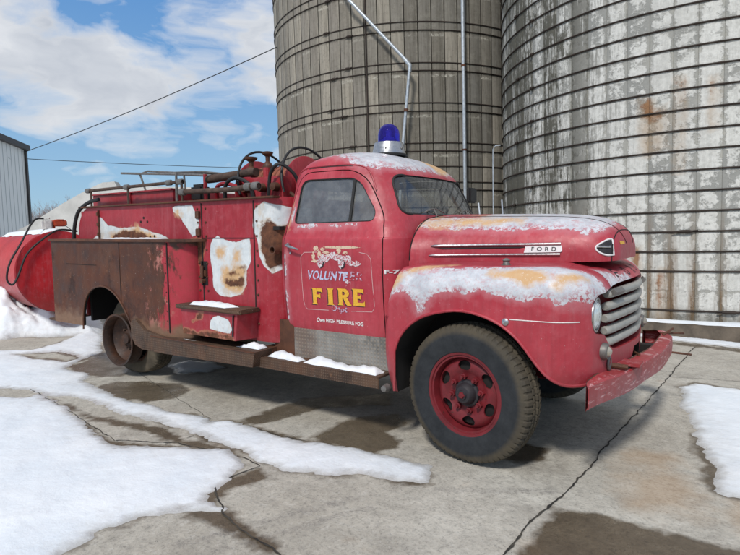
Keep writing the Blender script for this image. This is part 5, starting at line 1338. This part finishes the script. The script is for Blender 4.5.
s1, w1 = silo(C1, 3.66, 13., M['silot'], fa1, .020, 'tan concrete stave silo with paired hoops, behind the truck cab', 0.)
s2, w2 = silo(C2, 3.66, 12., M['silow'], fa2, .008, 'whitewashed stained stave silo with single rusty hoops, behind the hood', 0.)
# rust stains on the whitewashed wall, placed round the bolts that rust
c = coords(w2.data); ang = np.arctan2(c[:, 1], c[:, 0]) - fa2; ang = (ang + PI) % (2 * PI) - PI; uvp = np.c_[ang * 3.66, c[:, 2]]
def q_(x, y, z): a = (math.atan2(y - C2[1], x - C2[0]) - fa2 + PI) % (2 * PI) - PI; return a * 3.66, z
RS = []; OS = []
for (x, y, z), w_, h_ in (((.231, 4.801, 3.22), .05, .10), ((.34, 4.79, 3.10), .06, .07), ((.66, 4.78, 3.36), .035, .16), ((1.07, 4.81, 3.40), .03, .09), ((.45, 4.79, .62), .03, .2), ((.1, 4.8, 1.1), .04, .1)):
    u_, v_ = q_(x, y, z); w_ *= 1.7; h_ *= 1.35; RS.append([(u_ - w_, v_ + h_), (u_ + w_, v_ + h_), (u_ + w_ * .6, v_ - h_), (u_ - w_ * .6, v_ - h_)]); OS.append([(u_ - w_ * 1.2, v_ + h_ * 1.2), (u_ + w_ * 1.2, v_ + h_ * 1.2), (u_ + w_, v_ - h_ * 5), (u_ - w_, v_ - h_ * 5)])
setattr_f(w2.data, 'rst', cl(sdf(uvp, RS))); setattr_f(w2.data, 'org', cl(sdf(uvp, OS)))
z1l = []
k = 0
while .76 + .884 * k < 12.8: z1l += [.72 + .884 * k + .025, .72 + .884 * k + .205]; k += 1
z1l = sorted(z1l + [1.25, 2.13, 3.05 - .0])
hoops(s1, 3.66, z1l, .012, 3)
z2l = [.335 + .2815 * k for k in range(42) if k != 1 and .335 + .2815 * k < 11.9]
H2 = hoops(s2, 3.66, z2l, .0135, 4)
def lug(ho, root_c, ang, z, w=.10, par=None, r=3.66):
    ca, sa = math.cos(ang), math.sin(ang); t_ = Vector((-sa, ca, 0)); n_ = Vector((ca, sa, 0)); p = n_ * (r + .03) + Vector((0, 0, z))
    m = MB(); m.tube([p - t_ * w, p - t_ * w * .45, p + t_ * w * .45, p + t_ * w], [.012, .028, .028, .012], 6)
    m.tube([p - t_ * w * 1.6 + Vector((0, 0, -.02)), p + t_ * w * 1.6 + Vector((0, 0, .015))], .009, 6)
    m.build('hoop_lug', M['hoop'], par)
L2 = [(-2.067, 5.941, 5.402), (-1.65, 5.559, 5.105), (-1.654, 5.562, 4.555), (-2.021, 5.892, 4.285), (-1.658, 5.565, 4.016), (-1.662, 5.569, 3.455), (-2.063, 5.937, 3.188), (-1.666, 5.572, 2.889), (-1.694, 5.594, 2.32), (-2.141, 6.022, 2.043), (.746, 4.785, 1.426), (1.295, 4.848, .342)]
for x, y, z in L2:
    i = min(range(len(z2l)), key=lambda j: abs(z2l[j] - z)); a = math.atan2(y - C2[1], x - C2[0]); lug(None, C2, a, z2l[i], .035 if x < 0 else .10, H2[i])
h1 = [o for o in s1.children if o.name.startswith('hoop')]
zz = [(o.data.vertices[0].co.z, o) for o in h1]
R6 = random.Random(5)
for z, o in zz:
    if z > 2: lug(None, C1, fa1 + (-.62 if int(z / .884) % 2 else -.50) + R6.uniform(-.03, .03) + .13, z, .07, o)
# concrete footing and timber along the white silo
a0 = fa2
v = []; f = []
fo = tag(empty('silo_footing', (0, 0, 0)), 'stained low concrete ledge with snow at the foot of the whitewashed silo', 'ledge')
MB().box(-1.2, 3.2, 4.62, 5.6, -.2, .165, bev=.01).build('footing', M['ledge'], fo)
m = snow_ledge = sheet(ragged([(-.9, 4.66), (1.35, 4.67), (3.0, 4.72), (3.0, 5.0), (-.9, 5.0)], .02, 14, 4), .06); me = bpy.data.meshes.new('q'); m.to_mesh(me); m.free()
cc = coords(me); d = .165 + .035 * np.clip(sdf(cc[:, :2], [[(-.9, 4.66), (1.35, 4.67), (3.0, 4.72), (3.0, 5.6), (-.9, 5.6)]]) / .1, 0.03, 1)
for vv, q in zip(me.vertices, d): vv.co.z = q
for p in me.polygons: p.use_smooth = True
tag(link('snow_pad', me, M['snow']), 'snow strip on the ledge at the foot of the whitewashed silo', 'snow')

# pipes on the tan silo
p = empty('drain_pipe', (-4.89, 6.54, 0)); tag(p, 'thin grey pipe with an elbow leaning across the tan silo', 'pipe')
L = lambda q: tuple(Vector(q) - Vector((-4.89, 6.54, 0)))
MB().tube([L((-6.9, 5.95, 8.6)), L((-5.95, 6.13, 6.747)), L((-4.70, 6.60, 5.22))], .036, 12).build('upper_run', M['galv'], p)
MB().tube([L((-4.70, 6.60, 5.22)), L((-4.89, 6.52, 3.4)), L((-5.10, 6.42, .1))], .036, 12).build('lower_run', M['galv'], p)
MB().tube([L((-4.80, 6.565, 5.34)), L((-4.70, 6.60, 5.20)), L((-4.712, 6.595, 5.06))], .045, 12).build('elbow', M['galv'], p)
MB().tube([L((-4.795, 6.555, 4.28)), L((-4.80, 6.553, 4.22))], .05, 12).build('coupling', M['rust'], p)
p = empty('vertical_pipe', (-3.86, 7.52, 0)); tag(p, 'straight vertical galvanised pipe on the tan silo near the gap', 'pipe')
MB().tube([(0, 0, .1), (0, 0, 9)], .042, 14).build('pipe_run', M['galv'], p)
for z in (2.0, 3.4, 5.25, 7.0): MB().tube([(0, 0, z - .02), (0, 0, z + .02)], .052, 12).build('pipe_clamp', M['rust'], p)
p = MB().tube([(-2.62, 6.50, 3.24), (-2.72, 6.50, 3.24), (-2.78, 6.52, 3.18), (-2.79, 6.53, 2.9), (-2.80, 6.53, .1)], .014, 8).build('conduit', M['galv']); tag(p, 'thin hooked conduit running down between the two silos', 'conduit')
p = MB().tube([(-5.72, 6.41, .1), (-5.72, 6.41, 9)], .018, 8).build('rusty_rod', M['hoop']); tag(p, 'dark rusty rod running up the tan silo left of the bent pipe', 'rod')

# ------------------------------------------------------------------ left background
tk = empty('fuel_tank', (-6.95, .02, 0.15), (0, 0, rad(-10))); tag(tk, 'red cylindrical fuel tank lying in snow behind the rusty fender', 'tank')
R_ = .60; zc = .96
MB().lathe([(.001, .012), (.30, .010), (R_ - .02, .0), (R_, .0), (R_, -2.6), (.001, -2.7)], (0, 0, zc), 'x', 64).build('tank_shell', M['tankred'], tk)
MB().tube([(-.03, R_ * math.cos(a), zc + R_ * math.sin(a)) for a in [2 * PI * k / 64 for k in range(64)]], .010, 6, closed=True).build('tank_rim', M['red2'], tk)
for x in (-1.2, -2.3): MB().box(x - .05, x + .05, -.22, .30, -.1, .45).build('tank_cradle', M['dark'], tk)
zt_ = zc + R_
pu = MB().tube([(-.25, .0, zt_ - .01), (-.25, .0, zt_ + .10)], .025, 10).box(-.34, -.16, -.02, .17, zt_ + .08, zt_ + .17, bev=.015).box(-.33, -.17, .03, .13, zt_ + .165, zt_ + .185, bev=.005).build('pump', M['box'], tk)
MB().box(-.32, -.18, -.15, -.03, zt_ + .02, zt_ + .18, bev=.02).tube([(-.30, -.17, zt_ + .20), (-.20, -.06, zt_ + .20)], .013, 8).build('pump_meter', M['pumpwhite'], pu)
MB().tube(catmull([(-.26, -.12, zt_ + .20), (-.18, -.28, zt_ + .16), (-.02, -.50, zt_ - .16), (.04, -.67, zc + .16), (.05, -.72, zc - .06), (.06, -.66, zc - .14), (.05, -.58, zc - .02), (.04, -.45, zc + .28), (.035, -.22, zc + .50), (.0, .0, zt_ + .02), (-.1, .28, zt_ + .0)], 6), .014, 10).build('fuel_hose', M['black'], tk)
MB().tube([(-.18, .13, zt_ + .1), (0, .18, zt_ + .01), (.02, .20, zc + .38)], .005, 6).build('pump_cord', M['black'], tk)
poly = [(-2.4, -.22), (-.1, -.20), (-.1, .10), (-2.4, .16)]
bm = sheet(ragged(poly, .02, 12, 3), .05); me = bpy.data.meshes.new('q'); bm.to_mesh(me); bm.free()
cc = coords(me); dd = np.clip(sdf(cc[:, :2], [poly]) / .08, 0, 1)
for vv, q in zip(me.vertices, dd): vv.co.z = zc + math.sqrt(max(0, R_ * R_ - vv.co.y ** 2)) + .003 + .05 * q
for p_ in me.polygons: p_.use_smooth = True
o = link('snow_pad', me, M['snow']); o.location = (-6.95, .02, .15); o.rotation_euler = (0, 0, rad(-10)); tag(o, 'snow lying along the top of the red fuel tank', 'snow')

# white farm building
A = Vector((-20.09, 5.54)); dB = Vector((1.38, -1.36)).normalized(); back = Vector((-dB.y, dB.x)) * -1
if back.dot(Vector((-1, 1))) < 0 and False: back = -back
back = Vector((-.70, -.71)); Lw = 9.; Hh = 4.78
bl = empty('farm_building', (A.x, A.y, .16)); tag(bl, 'white ribbed metal farm building with dark corner trim, at the left edge', 'building')
def wallq(a, b, h0, h1, name, mat, ribs=True):
    L = (b - a).length; v = [(a.x - A.x, a.y - A.y, -.3), (b.x - A.x, b.y - A.y, -.3), (b.x - A.x, b.y - A.y, h1), (a.x - A.x, a.y - A.y, h0)]
    me = pyd(v, [(0, 1, 2, 3)]); l = me.uv_layers.new(name='UVMap'); l.data.foreach_set('uv', [0, 0, L, 0, L, h1, 0, h0]); return link(name, me, mat, bl)
B_ = A + dB * Lw; Cc = B_ + back * 14; Dd = A + back * 14
wallq(A, B_, Hh, Hh + .1, 'wall', M['siding']); wallq(B_, Cc, Hh + .1, Hh + .1, 'wall', M['siding']); wallq(Cc, Dd, Hh, Hh, 'wall', M['siding']); wallq(Dd, A, Hh, Hh, 'wall', M['siding'])
r0, r1 = Vector((0, 0, Hh)), Vector(((B_ - A).x, (B_ - A).y, Hh + .1)); ov = Vector((dB.x, dB.y, 0)) * -.0
bk = Vector((back.x, back.y, 0))
mid = (r0 + r1) / 2 + Vector((0, 0, 1.0))
m = MB(); e0 = r0 - Vector((dB.x, dB.y, 0)) * .1 - bk * .15; e1 = r1 + Vector((dB.x, dB.y, 0)) * .1 - bk * .15
pts = [e0 + Vector((0, 0, -.02)), e1 + Vector((0, 0, -.02)), e1 + Vector((0, 0, .16)), e0 + Vector((0, 0, .16))]
pts2 = [q + bk * 14.3 for q in pts]
m.add([tuple(q) for q in pts + pts2], [(0, 1, 2, 3), (4, 7, 6, 5), (0, 4, 5, 1), (3, 2, 6, 7), (0, 3, 7, 4), (1, 5, 6, 2)]); m.build('roof', M['trim'], bl)
MB().tube([(.02, -.02, -.2), (.02, -.02, Hh)], .09, 4).build('corner_trim', M['trim'], bl)
MB().tube([(.15, -.30, Hh - .3), (.22, -.34, Hh - .32), (.2, -.3, Hh - .55), (.6, -.65, Hh - .7), (.95, -.95, Hh - .45), (1.3, -1.35, Hh - .7)], .018, 6).build('service_cable', M['wire'], bl)

# bunker wall
bp_ = [(-15.6, 2.2, 1.5), (-14.58, 2.97, 2.04), (-14.3, 3.17, 2.24), (-13.79, 3.55, 2.61), (-13.29, 3.94, 2.95), (-12.93, 4.21, 3.15), (-12.67, 4.4, 3.17), (-12.62, 4.44, 3.03), (-11.67, 5.11, 3.0), (-9.22, 6.78, 2.86)]
d0 = Vector((-9.22 + 15.2, 6.9 - 2.5)).normalized(); nn = Vector((-d0.y, d0.x)) * .3
v = []
for x, y, z in bp_: v += [(x, y, -.2), (x, y, z), (x + nn.x, y + nn.y, z), (x + nn.x, y + nn.y, -.2)]
f = []
for i in range(len(bp_) - 1):
    for j in range(4): f.append((i * 4 + j, i * 4 + (j + 1) % 4, (i + 1) * 4 + (j + 1) % 4, (i + 1) * 4 + j))
f += [(3, 2, 1, 0), tuple(len(bp_) * 4 - 4 + j for j in range(4))]
o = MB().add(v, f).build('bunker_wall', M['conc'], None, 20); tag(o, 'pale sloping concrete bunker wall rising behind the tank', 'wall')

# power cables
def cable(a, b, sag, label, r=.012):
    a, b = Vector(a), Vector(b); pts = [a.lerp(b, q) - Vector((0, 0, sag * 4 * q * (1 - q))) for q in np.linspace(0, 1, 30)]
    o = MB().tube(pts, r, 5).build('power_cable', M['wire']); tag(o, label, 'cable')
cable((-20.09, 5.50, 4.85), (-8.909, 6.920, 6.555), .10, 'black cable rising from the white building to the tan silo', .013)
cable((-20.05, 5.50, 4.62), (-13.5, 20.0, 4.85), .12, 'lower black cable crossing the sky just above the truck rails', .012)

# far bare trees
tr = MB(); R7 = random.Random(11)
Dv = Vector((-math.sin(rad(34.6)), math.cos(rad(34.6)), 0)); Rv = Vector((math.cos(rad(34.6)), math.sin(rad(34.6)), 0)); C0 = Vector((1.54, -4.2, 0))
def twig(p, d, L, r, dep):
    q = p + d * L; nn = Vector((d.y, -d.x, 0)) if abs(d.z) < .95 else Rv
    nn = Rv; tr.add([p - nn * r, p + nn * r, q + nn * r * .55, q - nn * r * .55], [(0, 1, 2, 3)])
    if dep:
        for k in range(R7.choice((2, 3, 3))):
            nd = (d + Rv * R7.uniform(-.75, .75) + Dv * R7.uniform(-.4, .4) + Vector((0, 0, R7.uniform(-.1, .35)))).normalized()
            twig(p + d * L * R7.uniform(.5, 1.), nd, L * R7.uniform(.55, .8), r * .62, dep - 1)
for i in range(150):
    lat = -.66 + .50 * i / 150 + R7.uniform(-.004, .004); dp = R7.uniform(78, 92); base = C0 + Dv * dp + Rv * (lat * dp); base.z = 0
    twig(base, Vector((R7.uniform(-.1, .1), 0, 1)).normalized(), R7.uniform(2.3, 3.4), .085, 5)
o = tr.build('treeline', M['bark'], None, 0); tag(o, 'distant line of bare brown trees at the horizon', None, None, 'stuff')

# ------------------------------------------------------------------ light, sky, camera
EL, AZ = rad(47), None
sun_dir = Vector((.22, -.97, 0)).normalized()       # horizontal direction toward the sun
sv = Vector((sun_dir.x * math.cos(EL), sun_dir.y * math.cos(EL), math.sin(EL)))
sl = bpy.data.lights.new('sun', 'SUN'); sl.energy = 2.9; sl.angle = rad(8); sl.color = (1., .965, .91)
so_ = bpy.data.objects.new('sun', sl); COL.objects.link(so_); so_.rotation_euler = sv.to_track_quat('Z', 'Y').to_euler(); so_.location = (0, 0, 30)
w = bpy.data.worlds.new('World'); S.world = w; w.use_nodes = True
class WT(T):
    def __init__(s): s.nt = w.node_tree; s.nt.nodes.clear()
t = WT()
sky = t.node('ShaderNodeTexSky', sky_type='NISHITA'); sky.sun_disc = False; sky.sun_elevation = EL
sky.sun_rotation = math.atan2(sun_dir.x, sun_dir.y); sky.altitude = 200; sky.dust_density = 1.2; sky.ozone_density = 1.6
g = t.co('Generated'); s_ = t.sep(g)
az = t.math('ARCTAN2', s_[0], s_[1]); el = t.math('ARCSINE', s_[2])
P3 = t.comb(t.math('MULTIPLY', az, 2.1), t.math('MULTIPLY', el, 4.4), 0.)
wrp = t.noise(2.2, P3, detail=3); P4 = t.comb(t.math('ADD', t.math('MULTIPLY', az, 2.1), t.math('MULTIPLY', wrp, .5)), t.math('MULTIPLY', el, 4.4), 10.96)
n1 = t.noise(1.35, P4, detail=9, rough=.52)
n2_ = t.noise(4.2, P4, detail=7, rough=.58)
cov = t.math('ADD', t.math('MULTIPLY', n1, .78), t.math('MULTIPLY', n2_, .24))
cov = t.math('ADD', cov, t.math('SUBTRACT', t.math('MULTIPLY', t.step(el, .20, .30), .15), .062))
m = t.math('MULTIPLY', t.step(cov, .51, .60), .97)
tone = t.step(t.noise(1.7, t.map(P4, (1, 1, 1), (2, 5, 0)), detail=7, rough=.55), .36, .64)
cc_ = t.mix(tone, (5.2, 5.7, 6.6), (8.6, 8.9, 9.4))
cc_ = t.mix(t.step(cov, .52, .62), (10.2, 10.3, 10.4), cc_)
skyc = t.mix(.62, sky.outputs[0], t.mix(t.step(el, 0., .42), (4.6, 7.8, 10.4), (1.3, 4.2, 9.6)))
col = t.mix(m, skyc, cc_)
bg = t.node('ShaderNodeBackground'); t.put(bg.inputs[0], col); bg.inputs[1].default_value = .086
o = t.node('ShaderNodeOutputWorld'); t.put(o.inputs[0], bg.outputs[0])

cam = bpy.data.cameras.new('camera'); co = bpy.data.objects.new('camera', cam); COL.objects.link(co)
cam.sensor_width = 36; cam.lens = 556.5 / 740 * 36; cam.clip_end = 3000; cam.clip_start = .05
ph, th, ro = rad(34.595), rad(4.224), rad(1.541)
R0 = Vector((math.cos(ph), math.sin(ph), 0)); D0 = Vector((-math.sin(ph), math.cos(ph), 0)); U0 = Vector((0, 0, 1))
D2 = D0 * math.cos(th) - U0 * math.sin(th); U2 = U0 * math.cos(th) + D0 * math.sin(th)
R3 = R0 * math.cos(ro) - U2 * math.sin(ro); U3 = U2 * math.cos(ro) + R0 * math.sin(ro)
mw = Matrix(((R3.x, U3.x, -D2.x, 1.54), (R3.y, U3.y, -D2.y, -4.201), (R3.z, U3.z, -D2.z, 1.511), (0, 0, 0, 1)))
co.matrix_world = mw; S.camera = co
S.view_settings.view_transform = 'Standard'; S.view_settings.look = 'None'; S.view_settings.exposure = 0; S.view_settings.gamma = 1
S.view_settings.use_curve_mapping = False
